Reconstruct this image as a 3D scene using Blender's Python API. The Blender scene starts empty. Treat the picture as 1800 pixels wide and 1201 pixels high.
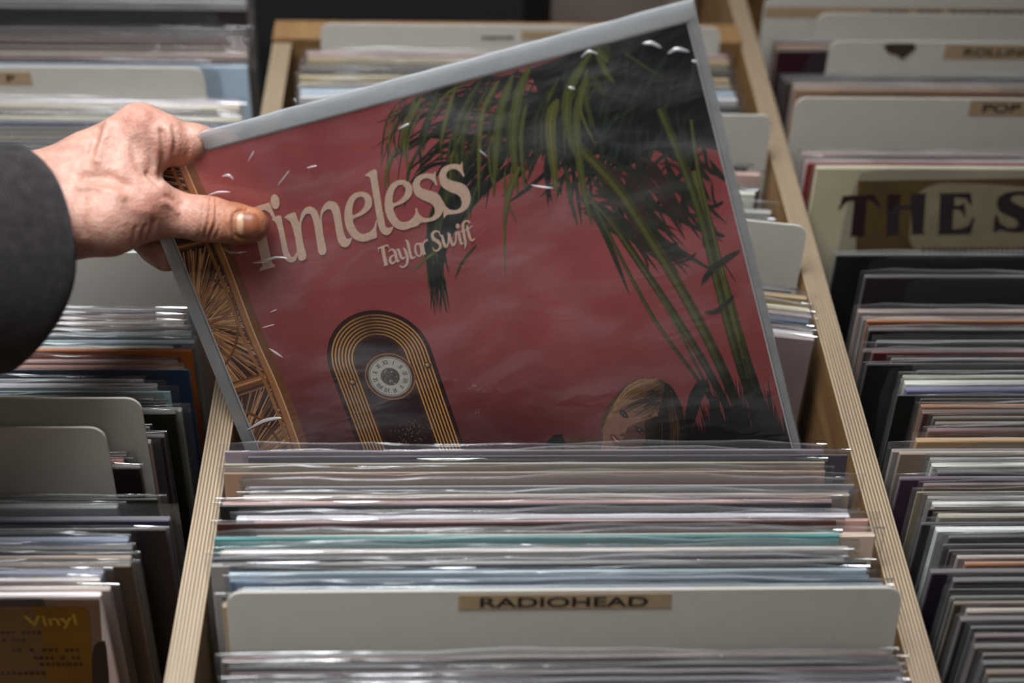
import bpy, bmesh, math, random
import numpy as np
from mathutils import Vector, Matrix
from mathutils.geometry import tessellate_polygon
from mathutils.bvhtree import BVHTree

rnd = random.Random(11)
scene = bpy.context.scene
col = scene.collection

# ------------------------------------------------------------------ camera
F = 2500.0                       # focal length in pixels of the 1800 px frame (50 mm on 36 mm)
RAIL = 0.189                     # half of the middle bin, outside to outside
ZR = 0.80                        # height of the bin rims above the shop floor
Rcw = np.array([[0.99918492, 0.0, -0.04036707],
                [-0.02915204, 0.69171159, -0.72158522],
                [0.02792237, 0.72217385, 0.69114779]])
SC = RAIL / 0.176
CAM = np.array([-0.0457380 * SC, 0.0, 0.5548470 * SC + ZR])
cam_data = bpy.data.cameras.new('camera')
cam = bpy.data.objects.new('camera', cam_data)
col.objects.link(cam)
m = Matrix.Identity(4)
for i in range(3):
    for j in range(3):
        m[i][j] = Rcw[i, j]
    m[i][3] = CAM[i]
cam.matrix_world = m
cam_data.sensor_width = 36.0
cam_data.lens = 50.0
cam_data.clip_start = 0.02
cam_data.dof.use_dof = True
cam_data.dof.focus_distance = 0.79
cam_data.dof.aperture_fstop = 3.6
scene.camera = cam

# ------------------------------------------------------------------ light
world = bpy.data.worlds.new('shop_ambience')
scene.world = world
world.use_nodes = True
world.node_tree.nodes['Background'].inputs[0].default_value = (0.48, 0.41, 0.36, 1)
world.node_tree.nodes['Background'].inputs[1].default_value = 0.09

def area(name, loc, target, size, size_y, power, color, spread=180):
    l = bpy.data.lights.new(name, 'AREA')
    l.shape = 'RECTANGLE'
    l.size, l.size_y, l.energy, l.color = size, size_y, power, color
    l.spread = math.radians(spread)
    o = bpy.data.objects.new(name, l)
    col.objects.link(o)
    o.location = loc
    o.rotation_euler = (Vector(target) - Vector(loc)).to_track_quat('-Z', 'Y').to_euler()
    return o

area('lamp_light', (-0.30, 0.62, ZR + 1.05), (-0.14, 0.52, ZR), 0.8, 0.6, 9.6, (0.94, 0.97, 1.0), 90)
area('ceiling_light', (0.1, -0.9, ZR + 1.6), (0.0, 0.55, ZR), 0.9, 0.5, 3.5, (1.0, 0.90, 0.80))

scene.view_settings.view_transform = 'Standard'
scene.view_settings.look = 'None'
scene.view_settings.exposure = -0.4
scene.view_settings.gamma = 1.0
scene.view_settings.use_curve_mapping = False
scene.cycles.transparent_max_bounces = 14
scene.cycles.max_bounces = 4
scene.cycles.use_adaptive_sampling = True
scene.cycles.adaptive_threshold = 0.09
scene.cycles.adaptive_min_samples = 10
scene.cycles.diffuse_bounces = 2
scene.cycles.glossy_bounces = 2
scene.cycles.caustics_reflective = False
scene.cycles.caustics_refractive = False

# ------------------------------------------------------------------ helpers
def ray(px, py):
    return Rcw @ np.array([(px - 900) / F, (600.5 - py) / F, -1.0])

def onz(px, py, z):
    """point of the horizontal plane `z` above the rims that shows at a pixel"""
    d = ray(px, py)
    return CAM + d * ((z + ZR - CAM[2]) / d[2])

def srgb(r, g, b):
    f = lambda c: (c / 255 / 12.92) if c / 255 <= 0.04045 else ((c / 255 + 0.055) / 1.055) ** 2.4
    return (f(r), f(g), f(b), 1.0)

def mesh_obj(name, verts, faces, mat=None, parent=None, smooth=False):
    me = bpy.data.meshes.new(name)
    me.from_pydata([tuple(v) for v in verts], [], faces)
    me.update()
    return link_mesh(name, me, mat, parent, smooth)

def link_mesh(name, me, mat=None, parent=None, smooth=False):
    o = bpy.data.objects.new(name, me)
    col.objects.link(o)
    if mat and not me.materials:
        me.materials.append(mat)
    if smooth and len(me.polygons):
        me.polygons.foreach_set('use_smooth', [True] * len(me.polygons))
    if parent:
        o.parent = parent
    return o

def thing(name, label, cat, loc=(0, 0, 0), rot=(0, 0, 0), group=None):
    o = bpy.data.objects.new(name, None)
    o.empty_display_size = 0.02
    col.objects.link(o)
    o.location = loc
    o.rotation_euler = rot
    o['label'] = label
    o['category'] = cat
    if group:
        o['group'] = group
    return o

def box_data(x0, x1, y0, y1, z0, z1):
    v = [(x0, y0, z0), (x1, y0, z0), (x1, y1, z0), (x0, y1, z0), (x0, y0, z1), (x1, y0, z1), (x1, y1, z1), (x0, y1, z1)]
    f = [(0, 3, 2, 1), (4, 5, 6, 7), (0, 1, 5, 4), (1, 2, 6, 5), (2, 3, 7, 6), (3, 0, 4, 7)]
    return v, f

def bevel_box(name, x0, x1, y0, y1, z0, z1, bev, mat, parent=None):
    v, f = box_data(x0, x1, y0, y1, z0, z1)
    bm = bmesh.new()
    vs = [bm.verts.new(p) for p in v]
    for q in f:
        bm.faces.new([vs[i] for i in q])
    bmesh.ops.bevel(bm, geom=bm.edges[:], offset=bev, segments=2, profile=0.6, affect='EDGES')
    me = bpy.data.meshes.new(name)
    bm.to_mesh(me)
    bm.free()
    return link_mesh(name, me, mat, parent)

def smooth_path(pts, n=6, closed=False):
    P = [np.array(p, float) for p in pts]
    out = []
    N = len(P)
    rng = range(N) if closed else range(N - 1)
    for i in rng:
        if closed:
            a, b, c, d = P[(i - 1) % N], P[i], P[(i + 1) % N], P[(i + 2) % N]
        else:
            a, b, c, d = P[max(i - 1, 0)], P[i], P[i + 1], P[min(i + 2, N - 1)]
        for k in range(n):
            t = k / n
            out.append(0.5 * ((2 * b) + (c - a) * t + (2 * a - 5 * b + 4 * c - d) * t * t + (3 * b - a - 3 * c + d) * t ** 3))
    if not closed:
        out.append(P[-1])
    return out

# ------------------------------------------------------------------ materials
def new_mat(name):
    mt = bpy.data.materials.new(name)
    mt.use_nodes = True
    nt = mt.node_tree
    nt.nodes.clear()
    out = nt.nodes.new('ShaderNodeOutputMaterial')
    return mt, nt, out

def nd(nt, kind, **kw):
    n = nt.nodes.new(kind)
    for k, v in kw.items():
        if k.startswith('i_'):
            n.inputs[k[2:].replace('_', ' ')].default_value = v
        else:
            setattr(n, k, v)
    return n

def simple(name, rgba, rough=0.6, noise=0.12, scale=60.0, bump=0.0, spec=0.4):
    mt, nt, out = new_mat(name)
    b = nd(nt, 'ShaderNodeBsdfPrincipled', i_Roughness=rough)
    b.inputs['Specular IOR Level'].default_value = spec
    tc = nd(nt, 'ShaderNodeTexCoord')
    no = nd(nt, 'ShaderNodeTexNoise', i_Scale=scale, i_Detail=4.0)
    nt.links.new(tc.outputs['Object'], no.inputs['Vector'])
    mx = nd(nt, 'ShaderNodeMix', data_type='RGBA', blend_type='MULTIPLY')
    mx.inputs['Factor'].default_value = noise * 2
    mx.inputs['A'].default_value = rgba
    nt.links.new(no.outputs['Fac'], mx.inputs['B'])
    nt.links.new(mx.outputs['Result'], b.inputs['Base Color'])
    if bump:
        bp = nd(nt, 'ShaderNodeBump', i_Strength=bump, i_Distance=0.001)
        nt.links.new(no.outputs['Fac'], bp.inputs['Height'])
        nt.links.new(bp.outputs['Normal'], b.inputs['Normal'])
    nt.links.new(b.outputs[0], out.inputs[0])
    return mt

def cover_material():
    """printed card: the colour comes from each object, with faint blotches along its width"""
    mt, nt, out = new_mat('printed_card')
    b = nd(nt, 'ShaderNodeBsdfPrincipled', i_Roughness=0.5)
    oi = nd(nt, 'ShaderNodeObjectInfo')
    tc = nd(nt, 'ShaderNodeTexCoord')
    mp = nd(nt, 'ShaderNodeMapping')
    mp.inputs['Scale'].default_value = (9, 30, 14)
    add = nd(nt, 'ShaderNodeVectorMath', operation='ADD')
    nt.links.new(tc.outputs['Object'], mp.inputs['Vector'])
    sc_ = nd(nt, 'ShaderNodeVectorMath', operation='SCALE')
    sc_.inputs['Scale'].default_value = 40.0
    nt.links.new(oi.outputs['Random'], sc_.inputs[0])
    nt.links.new(mp.outputs[0], add.inputs[0])
    nt.links.new(sc_.outputs[0], add.inputs[1])
    no = nd(nt, 'ShaderNodeTexNoise', i_Scale=1.0, i_Detail=3.0)
    nt.links.new(add.outputs[0], no.inputs['Vector'])
    rp = nd(nt, 'ShaderNodeValToRGB')
    rp.color_ramp.elements[0].position = 0.35
    rp.color_ramp.elements[0].color = (0.62, 0.58, 0.55, 1)
    rp.color_ramp.elements[1].position = 0.62
    rp.color_ramp.elements[1].color = (1.12, 1.1, 1.08, 1)
    nt.links.new(no.outputs['Fac'], rp.inputs[0])
    mx = nd(nt, 'ShaderNodeMix', data_type='RGBA', blend_type='MULTIPLY')
    mx.inputs['Factor'].default_value = 0.4
    nt.links.new(oi.outputs['Color'], mx.inputs['A'])
    nt.links.new(rp.outputs[0], mx.inputs['B'])
    # bare board shows along the cut edges
    geo = nd(nt, 'ShaderNodeNewGeometry')
    vt_ = nd(nt, 'ShaderNodeVectorTransform', vector_type='NORMAL', convert_from='WORLD', convert_to='OBJECT')
    nt.links.new(geo.outputs['True Normal'], vt_.inputs[0])
    sp = nd(nt, 'ShaderNodeSeparateXYZ')
    nt.links.new(vt_.outputs[0], sp.inputs[0])
    ab = nd(nt, 'ShaderNodeMath', operation='ABSOLUTE')
    nt.links.new(sp.outputs['Y'], ab.inputs[0])
    ed_ = nd(nt, 'ShaderNodeMapRange')
    ed_.inputs['From Min'].default_value = 0.8
    ed_.inputs['From Max'].default_value = 0.3
    ed_.inputs['To Max'].default_value = 0.20
    nt.links.new(ab.outputs[0], ed_.inputs['Value'])
    m3 = nd(nt, 'ShaderNodeMix', data_type='RGBA')
    m3.inputs['B'].default_value = srgb(226, 222, 214)
    nt.links.new(ed_.outputs[0], m3.inputs['Factor'])
    nt.links.new(mx.outputs['Result'], m3.inputs['A'])
    nt.links.new(m3.outputs['Result'], b.inputs['Base Color'])
    nt.links.new(b.outputs[0], out.inputs[0])
    return mt

def film_material(name, milk, gloss, tint, wr_scale=(30, 30, 60), bump=0.35, rough=0.12, dist=0.004, streak=0.0, bump2=0.0):
    """clear polythene: see-through, glossy, faintly milky"""
    mt, nt, out = new_mat(name)
    tr = nd(nt, 'ShaderNodeBsdfTransparent')
    tr.inputs[0].default_value = (0.985, 0.985, 0.985, 1)
    gl = nd(nt, 'ShaderNodeBsdfGlossy', i_Roughness=rough)
    gl.inputs['Color'].default_value = (1, 1, 1, 1)
    df = nd(nt, 'ShaderNodeBsdfDiffuse')
    df.inputs['Color'].default_value = tint
    tl = nd(nt, 'ShaderNodeBsdfTranslucent')
    tl.inputs['Color'].default_value = tint
    milkmix = nd(nt, 'ShaderNodeMixShader')
    milkmix.inputs[0].default_value = 0.45
    nt.links.new(df.outputs[0], milkmix.inputs[1])
    nt.links.new(tl.outputs[0], milkmix.inputs[2])
    tc = nd(nt, 'ShaderNodeTexCoord')
    oi = nd(nt, 'ShaderNodeObjectInfo')
    mp = nd(nt, 'ShaderNodeMapping')
    mp.inputs['Scale'].default_value = wr_scale
    nt.links.new(tc.outputs['Object'], mp.inputs['Vector'])
    sc_ = nd(nt, 'ShaderNodeVectorMath', operation='SCALE')
    sc_.inputs['Scale'].default_value = 30.0
    nt.links.new(oi.outputs['Random'], sc_.inputs[0])
    add = nd(nt, 'ShaderNodeVectorMath', operation='ADD')
    nt.links.new(mp.outputs[0], add.inputs[0])
    nt.links.new(sc_.outputs[0], add.inputs[1])
    no = nd(nt, 'ShaderNodeTexNoise', i_Scale=1.0, i_Detail=2.0, i_Distortion=0.5)
    nt.links.new(add.outputs[0], no.inputs['Vector'])
    bp = nd(nt, 'ShaderNodeBump', i_Strength=bump, i_Distance=dist)
    nt.links.new(no.outputs['Fac'], bp.inputs['Height'])
    last = bp
    if bump2:
        mu = nd(nt, 'ShaderNodeTexNoise', i_Scale=2.6, i_Detail=2.0, i_Distortion=1.8)
        mu.noise_type = 'RIDGED_MULTIFRACTAL'
        nt.links.new(add.outputs[0], mu.inputs['Vector'])
        bp2 = nd(nt, 'ShaderNodeBump', i_Strength=bump2, i_Distance=0.002)
        nt.links.new(mu.outputs['Fac'], bp2.inputs['Height'])
        nt.links.new(bp.outputs['Normal'], bp2.inputs['Normal'])
        last = bp2
    for s in (gl, df):
        nt.links.new(last.outputs['Normal'], s.inputs['Normal'])
    fr = nd(nt, 'ShaderNodeFresnel', i_IOR=1.5)
    nt.links.new(last.outputs['Normal'], fr.inputs['Normal'])
    gm = nd(nt, 'ShaderNodeMath', operation='MULTIPLY_ADD')
    gm.inputs[1].default_value = gloss
    gm.inputs[2].default_value = 0.01
    gm.use_clamp = True
    nt.links.new(fr.outputs[0], gm.inputs[0])
    m1 = nd(nt, 'ShaderNodeMixShader')
    if streak:
        rp = nd(nt, 'ShaderNodeMapRange')
        rp.inputs['From Min'].default_value = 0.45
        rp.inputs['From Max'].default_value = 0.8
        rp.inputs['To Min'].default_value = milk
        rp.inputs['To Max'].default_value = milk + streak
        nt.links.new(no.outputs['Fac'], rp.inputs['Value'])
        nt.links.new(rp.outputs[0], m1.inputs[0])
    else:
        m1.inputs[0].default_value = milk
    nt.links.new(tr.outputs[0], m1.inputs[1])
    nt.links.new(milkmix.outputs[0], m1.inputs[2])
    m2 = nd(nt, 'ShaderNodeMixShader')
    nt.links.new(gm.outputs[0], m2.inputs[0])
    nt.links.new(m1.outputs[0], m2.inputs[1])
    nt.links.new(gl.outputs[0], m2.inputs[2])
    nt.links.new(m2.outputs[0], out.inputs[0])
    return mt

def plywood_material(name, edge=True):
    mt, nt, out = new_mat(name)
    b = nd(nt, 'ShaderNodeBsdfPrincipled', i_Roughness=0.55)
    tc = nd(nt, 'ShaderNodeTexCoord')
    mp = nd(nt, 'ShaderNodeMapping')
    nt.links.new(tc.outputs['Object'], mp.inputs['Vector'])
    rp = nd(nt, 'ShaderNodeValToRGB')
    if edge:                                   # the glued layers run along the board's edge
        wv = nd(nt, 'ShaderNodeTexWave', i_Scale=125.0, i_Distortion=0.6, i_Detail=2.0)
        wv.wave_type = 'BANDS'
        wv.bands_direction = 'X'
        wv.inputs['Detail Scale'].default_value = 1.0
        mp.inputs['Scale'].default_value = (1.35, 0.12, 0.12)
        src = wv.outputs['Fac']
        nt.links.new(mp.outputs[0], wv.inputs['Vector'])
        rp.color_ramp.elements[0].color = srgb(128, 104, 78)
        rp.color_ramp.elements[1].color = srgb(182, 164, 138)
        rp.color_ramp.elements[0].position = 0.2
        rp.color_ramp.elements[1].position = 0.75
    else:
        no = nd(nt, 'ShaderNodeTexNoise', i_Scale=9.0, i_Detail=6.0, i_Distortion=0.6)
        mp.inputs['Scale'].default_value = (6, 0.8, 8)
        nt.links.new(mp.outputs[0], no.inputs['Vector'])
        src = no.outputs['Fac']
        rp.color_ramp.elements[0].color = srgb(136, 98, 60)
        rp.color_ramp.elements[1].color = srgb(168, 132, 88)
        rp.color_ramp.elements[0].position = 0.3
        rp.color_ramp.elements[1].position = 0.7
    nt.links.new(src, rp.inputs[0])
    g = nd(nt, 'ShaderNodeTexNoise', i_Scale=420.0, i_Detail=3.0)
    mp2 = nd(nt, 'ShaderNodeMapping')
    mp2.inputs['Scale'].default_value = (1, 0.06, 1)
    nt.links.new(tc.outputs['Object'], mp2.inputs['Vector'])
    nt.links.new(mp2.outputs[0], g.inputs['Vector'])
    mx = nd(nt, 'ShaderNodeMix', data_type='RGBA', blend_type='MULTIPLY')
    mx.inputs['Factor'].default_value = 0.35
    nt.links.new(rp.outputs[0], mx.inputs['A'])
    nt.links.new(g.outputs['Fac'], mx.inputs['B'])
    nt.links.new(mx.outputs['Result'], b.inputs['Base Color'])
    bp = nd(nt, 'ShaderNodeBump', i_Strength=0.3, i_Distance=0.0006)
    nt.links.new(src, bp.inputs['Height'])
    nt.links.new(bp.outputs['Normal'], b.inputs['Normal'])
    nt.links.new(b.outputs[0], out.inputs[0])
    return mt

def attr_material(name, rough=0.45, noise=0.25, spec=0.3):
    mt, nt, out = new_mat(name)
    b = nd(nt, 'ShaderNodeBsdfPrincipled', i_Roughness=rough)
    b.inputs['Specular IOR Level'].default_value = spec
    at = nd(nt, 'ShaderNodeAttribute', attribute_name='ink')
    tc = nd(nt, 'ShaderNodeTexCoord')
    no = nd(nt, 'ShaderNodeTexNoise', i_Scale=900.0, i_Detail=2.0)
    nt.links.new(tc.outputs['Object'], no.inputs['Vector'])
    mr = nd(nt, 'ShaderNodeMapRange')
    mr.inputs['To Min'].default_value = 1 - noise
    mr.inputs['To Max'].default_value = 1 + noise
    nt.links.new(no.outputs['Fac'], mr.inputs['Value'])
    mx = nd(nt, 'ShaderNodeVectorMath', operation='SCALE')
    nt.links.new(at.outputs['Color'], mx.inputs[0])
    nt.links.new(mr.outputs[0], mx.inputs['Scale'])
    nt.links.new(mx.outputs[0], b.inputs['Base Color'])
    nt.links.new(b.outputs[0], out.inputs[0])
    return mt

M_cover = cover_material()
M_film = film_material('clear_sleeve_film', 0.045, 0.38, (0.86, 0.89, 0.94, 1), (18, 40, 70), 0.35, 0.16, 0.003)
M_filmcap = film_material('folded_sleeve_film', 0.10, 0.55, (0.86, 0.88, 0.92, 1), (9, 90, 90), 0.3, 0.22, 0.003, streak=0.30)
M_ply = plywood_material('plywood_edge')
M_wood = plywood_material('plywood_face', False)
M_card = simple('divider_plastic', srgb(202, 197, 187), 0.5, 0.05, 90.0)
M_tape = simple('paper_tape', srgb(176, 152, 120), 0.7, 0.15, 200.0)
M_ink = simple('dark_ink', srgb(34, 24, 22), 0.6, 0.1)
M_attr = attr_material('printed_ink')
M_floor = simple('shop_floor', srgb(70, 58, 50), 0.6, 0.2, 8.0)

# ------------------------------------------------------------------ shop floor and record bins
fl = mesh_obj('floor', [(-2.5, -1.5, 0), (2.5, -1.5, 0), (2.5, 3, 0), (-2.5, 3, 0)], [(0, 1, 2, 3)], M_floor)
fl['kind'] = 'structure'
M_plaster = simple('shop_plaster', srgb(150, 138, 126), 0.8, 0.1, 5.0)
for nm, b6 in (('wall_back', (-2.5, 2.5, 3.0, 3.12, 0, 2.8)), ('wall_left', (-2.62, -2.5, -1.5, 3.12, 0, 2.8))):
    v_, f_ = box_data(*b6)
    mesh_obj(nm, v_, f_, M_plaster)['kind'] = 'structure'

BF = -0.306                    # inner bottom of the bins, below the rims
T = 0.0145                     # board thickness
Y0, Y1 = 0.06, 0.955           # inside front and back of the bin row
LEFTX, RIGHTX = -RAIL - 0.40, RAIL + 0.39

def board(name, x0, x1, y0, y1, z0, z1, mat, parent, edge_top=True):
    o = bevel_box(name, -(x1 - x0) / 2, (x1 - x0) / 2, y0, y1, z0, z1, 0.0008, mat, parent)
    o.location = ((x0 + x1) / 2, 0, 0)
    if edge_top and mat is M_ply:
        o.data.materials.append(M_wood)
        for p in o.data.polygons:
            if abs(p.normal.x) > 0.8:
                p.material_index = 1
    return o

rb = thing('record_bin', 'long wooden record bin with plywood partitions holding all the records', 'record bin', (0, 0, ZR + BF - T))
def zz(z):
    return z - BF + T
board('bottom_board', LEFTX - T, RIGHTX + T, Y0 - T, 1.30, 0.0, T, M_wood, rb)
for x0, x1, ye in ((-RAIL, -RAIL + T, Y1), (RAIL - T, RAIL, 1.28), (LEFTX - T, LEFTX, 1.28), (RIGHTX, RIGHTX + T, 1.28)):
    board('partition', x0, x1, Y0, ye, zz(BF), zz(0.0), M_ply, rb)
board('front_board', LEFTX - T, RIGHTX + T, Y0 - T, Y0, zz(BF), zz(0.0), M_wood, rb)
board('back_board', -RAIL, RAIL - T, Y1, Y1 + 0.026, zz(BF), zz(0.004), M_wood, rb)
board('back_board', LEFTX - T, RIGHTX + T, 1.28, 1.30, zz(BF), zz(0.004), M_wood, rb)
for lx in (LEFTX, RIGHTX - 0.04):
    for ly in (0.08, 1.22):
        o = bevel_box('leg', lx, lx + 0.05, ly, ly + 0.05, -(ZR + BF - T), 0.0, 0.002, M_wood, rb)

# ------------------------------------------------------------------ records and divider cards
W_LP, H_LP = 0.318, 0.318
ORD = ['', 'first', 'second', 'third', 'fourth', 'fifth', 'sixth', 'seventh', 'eighth', 'ninth', 'tenth', 'eleventh', 'twelfth',
       'thirteenth', 'fourteenth', 'fifteenth', 'sixteenth', 'seventeenth', 'eighteenth', 'nineteenth', 'twentieth',
       'twenty-first', 'twenty-second', 'twenty-third', 'twenty-fourth', 'twenty-fifth', 'twenty-sixth']
INK = {  # colour words -> printed colour
    'black': (24, 20, 20), 'charcoal': (50, 44, 44), 'grey': (150, 147, 145), 'silver grey': (188, 188, 190), 'white': (222, 220, 216),
    'cream': (214, 198, 168), 'tan': (170, 140, 104), 'brown': (88, 62, 46), 'maroon': (84, 36, 36), 'dark maroon': (52, 26, 28), 'red': (150, 44, 40),
    'pink': (206, 168, 160), 'salmon': (196, 132, 112), 'orange': (196, 112, 50), 'rust': (150, 90, 40), 'teal': (78, 138, 150), 'pale blue': (176, 198, 214),
    'navy': (44, 58, 92), 'slate blue': (96, 112, 136), 'purple': (72, 58, 78), 'dark purple': (48, 38, 52), 'mauve': (150, 132, 136), 'ochre': (176, 136, 60),
    'taupe': (162, 146, 134), 'blue grey': (140, 152, 168), 'dark brown': (48, 34, 30), 'olive': (90, 84, 52)}

cover_cache, film_cache = {}, {}
def cover_mesh(t):
    k = round(t * 10000)
    if k not in cover_cache:
        bm = bmesh.new()
        v, f = box_data(-W_LP / 2, W_LP / 2, 0, t, 0, H_LP)
        vs = [bm.verts.new(p) for p in v]
        for q in f:
            bm.faces.new([vs[i] for i in q])
        bmesh.ops.bevel(bm, geom=bm.edges[:], offset=min(0.0006, t * 0.3), segments=1, affect='EDGES')
        me = bpy.data.meshes.new('cover')
        bm.to_mesh(me)
        bm.free()
        me.materials.append(M_cover)
        cover_cache[k] = me
    return cover_cache[k]

def film_mesh(t, oh, cap, var):
    """bag of film round a cover: front and back sheets, side seams, top left open or folded over"""
    k = (round(t * 10000), round(oh * 1000), cap, var)
    if k in film_cache:
        return film_cache[k]
    r = random.Random(var * 7 + 3)
    nx = 16
    w = W_LP / 2 + 0.0032
    zs = [0.002, 0.16, 0.26, 0.296, H_LP - 0.004, H_LP + oh * 0.35, H_LP + oh * 0.75, H_LP + oh]
    ph = [r.uniform(0, 6.3) for _ in range(6)]
    am = 0.00012 + 0.00006 * r.random()
    verts, faces, mats = [], [], []
    def sheet(y, sgn):
        base = len(verts)
        for j, z in enumerate(zs):
            g = max(0, (z - 0.25) / 0.07)
            for i in range(nx + 1):
                x = -w + 2 * w * i / nx
                e = 1 - (2 * i / nx - 1) ** 8
                wob = am * g * (math.sin(i * 0.9 + ph[0] + j * 0.5) + 0.6 * math.sin(i * 2.3 + ph[1] - j))
                dz = 0.0
                if j == len(zs) - 1:
                    dz = 0.0011 * math.sin(i * 0.55 + ph[2]) + 0.0007 * math.sin(i * 1.9 + ph[3]) - 0.0015 * (1 - e)
                xx = x - (0.002 * (z / H_LP) if i == nx else 0) * math.sin(ph[4])
                yy = t / 2 + sgn * (abs(y - t / 2)) * (0.25 + 0.75 * e) + wob
                if z > H_LP:
                    yy = yy * (1 - 0.5 * (z - H_LP) / oh) + t / 2 * 0.5 * (z - H_LP) / oh
                verts.append((xx, yy, z + dz))
        for j in range(len(zs) - 1):
            for i in range(nx):
                a = base + j * (nx + 1) + i
                faces.append((a, a + 1, a + nx + 2, a + nx + 1))
                mats.append(0)
        return base
    a = sheet(-0.00045, -1)
    b = sheet(t + 0.00045, 1)
    n = nx + 1
    for j in range(len(zs) - 1):
        for i in (0, nx):
            faces.append((a + j * n + i, b + j * n + i, b + (j + 1) * n + i, a + (j + 1) * n + i))
            mats.append(0)
    if cap:
        top = (len(zs) - 1) * n
        for i in range(nx):
            faces.append((a + top + i, a + top + i + 1, b + top + i + 1, b + top + i))
            mats.append(1)
    me = bpy.data.meshes.new('plastic_sleeve')
    me.from_pydata(verts, [], faces)
    me.materials.append(M_film)
    me.materials.append(M_filmcap)
    me.polygons.foreach_set('material_index', mats)
    me.polygons.foreach_set('use_smooth', [True] * len(faces))
    me.update()
    film_cache[k] = me
    return me

def place(px_top, ypx, ztop, h, lean, yaw, side, xoff_w):
    """base point of an upright card whose top edge shows at ypx and whose right/left end shows at px"""
    P = onz(px_top, ypx, ztop)
    X = P[0] - side * xoff_w * math.cos(yaw)
    Y = P[1] - side * xoff_w * math.sin(yaw)
    return X + h * math.sin(lean) * math.sin(yaw), Y - h * math.sin(lean) * math.cos(yaw)

def add_record(X, Y, lean, yaw, colour, label, t, oh, cap, group, zs=1.0):
    th = thing('vinyl_record', label, 'record', (X, Y, ZR + BF + 0.0018), (-lean, 0, yaw), group)
    th.scale = (1, 1, zs)
    c = link_mesh('cover', cover_mesh(t), None, th)
    c.color = srgb(*[min(255, max(0, v + rnd.uniform(-8, 8))) for v in INK[colour]])
    s = link_mesh('plastic_sleeve', film_mesh(t, oh, cap, rnd.randrange(5)), None, th)
    return th

def rounded_card(name, w, h, t, r, mat, parent):
    prof = [(-w / 2, 0), (w / 2, 0)]
    for k in range(7):
        a = math.pi / 2 * k / 6
        prof.append((w / 2 - r + r * math.cos(a), h - r + r * math.sin(a)))
    for k in range(7):
        a = math.pi / 2 + math.pi / 2 * k / 6
        prof.append((-w / 2 + r + r * math.cos(a), h - r + r * math.sin(a)))
    n = len(prof)
    v = [(x, 0, z) for x, z in prof] + [(x, t, z) for x, z in prof]
    f = [tuple(range(n)), tuple(range(2 * n - 1, n - 1, -1))]
    for i in range(n):
        j = (i + 1) % n
        f.append((j, i, n + i, n + j))
    bm = bmesh.new()
    vs = [bm.verts.new(p) for p in v]
    for q in f:
        bm.faces.new([vs[i] for i in q])
    bmesh.ops.recalc_face_normals(bm, faces=bm.faces[:])
    me = bpy.data.meshes.new(name)
    bm.to_mesh(me)
    bm.free()
    return link_mesh(name, me, mat, parent)

def text_mesh(body, size, sx, bold):
    cu = bpy.data.curves.new('lettering', 'FONT')
    cu.body = body
    cu.size = size
    cu.offset = bold
    cu.extrude = 0.00004
    tmp = bpy.data.objects.new('lettering', cu)
    col.objects.link(tmp)
    bpy.context.view_layer.update()
    me = bpy.data.meshes.new_from_object(tmp.evaluated_get(bpy.context.evaluated_depsgraph_get()))
    bpy.data.objects.remove(tmp)
    co = np.zeros(len(me.vertices) * 3)
    me.vertices.foreach_get('co', co)
    co = co.reshape(-1, 3)
    out = np.stack([co[:, 0] * sx, -co[:, 2], co[:, 1]], 1)
    me.vertices.foreach_set('co', out.ravel())
    me.update()
    return me

def add_divider(X, Y, lean, yaw, w, h, label, tape=None, t=0.0016, group='card dividers', mat=None, r=0.008):
    th = thing('divider_card', label, 'divider', (X, Y, ZR + BF + 0.0018), (-lean, 0, yaw), group)
    rounded_card('card', w, h, t, r, mat or M_card, th)
    if tape:
        x0, x1, zt, zb, body, size, sx, tx = tape
        v, f = box_data(x0, x1, -0.0003, -0.00002, h - zb, h - zt)
        tp = mesh_obj('tape_label', v, f, M_tape, th)
        if body:
            tm = text_mesh(body, size, sx, size * 0.018)
            o = link_mesh('printed_lettering', tm, M_ink, tp)
            o.location = (tx, -0.0004, h - zb + (zb - zt - size * 0.72) / 2)
    return th

# Every row lists (y of the top edge, x of the visible end, colour, rise above the rims in mm, film overhang in mm, folded top),
# back to front; 'D' rows are divider cards.
def ncoord(X, Y, yaw):
    return -math.sin(yaw) * X + math.cos(yaw) * Y

def keep(X, Y, lim, yaw):
    d = max(0.0, ncoord(X, Y, yaw) - lim)
    return X + math.sin(yaw) * d, Y - math.cos(yaw) * d

MID = (-RAIL + T + 0.0004, RAIL - T - 0.0004)
LEFT = (LEFTX + 0.0004, -RAIL - 0.0004)
RIGHT = (RAIL + 0.0004, RIGHTX - 0.0004)
def inside(X, half, yaw, bin_, h, lean):
    e = half * math.cos(yaw) + 0.004 * abs(math.sin(yaw)) + 0.0006
    top = -h * math.sin(lean) * math.sin(yaw)
    return min(bin_[1] - e - max(0, top), max(bin_[0] + e - min(0, top), X))

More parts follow.
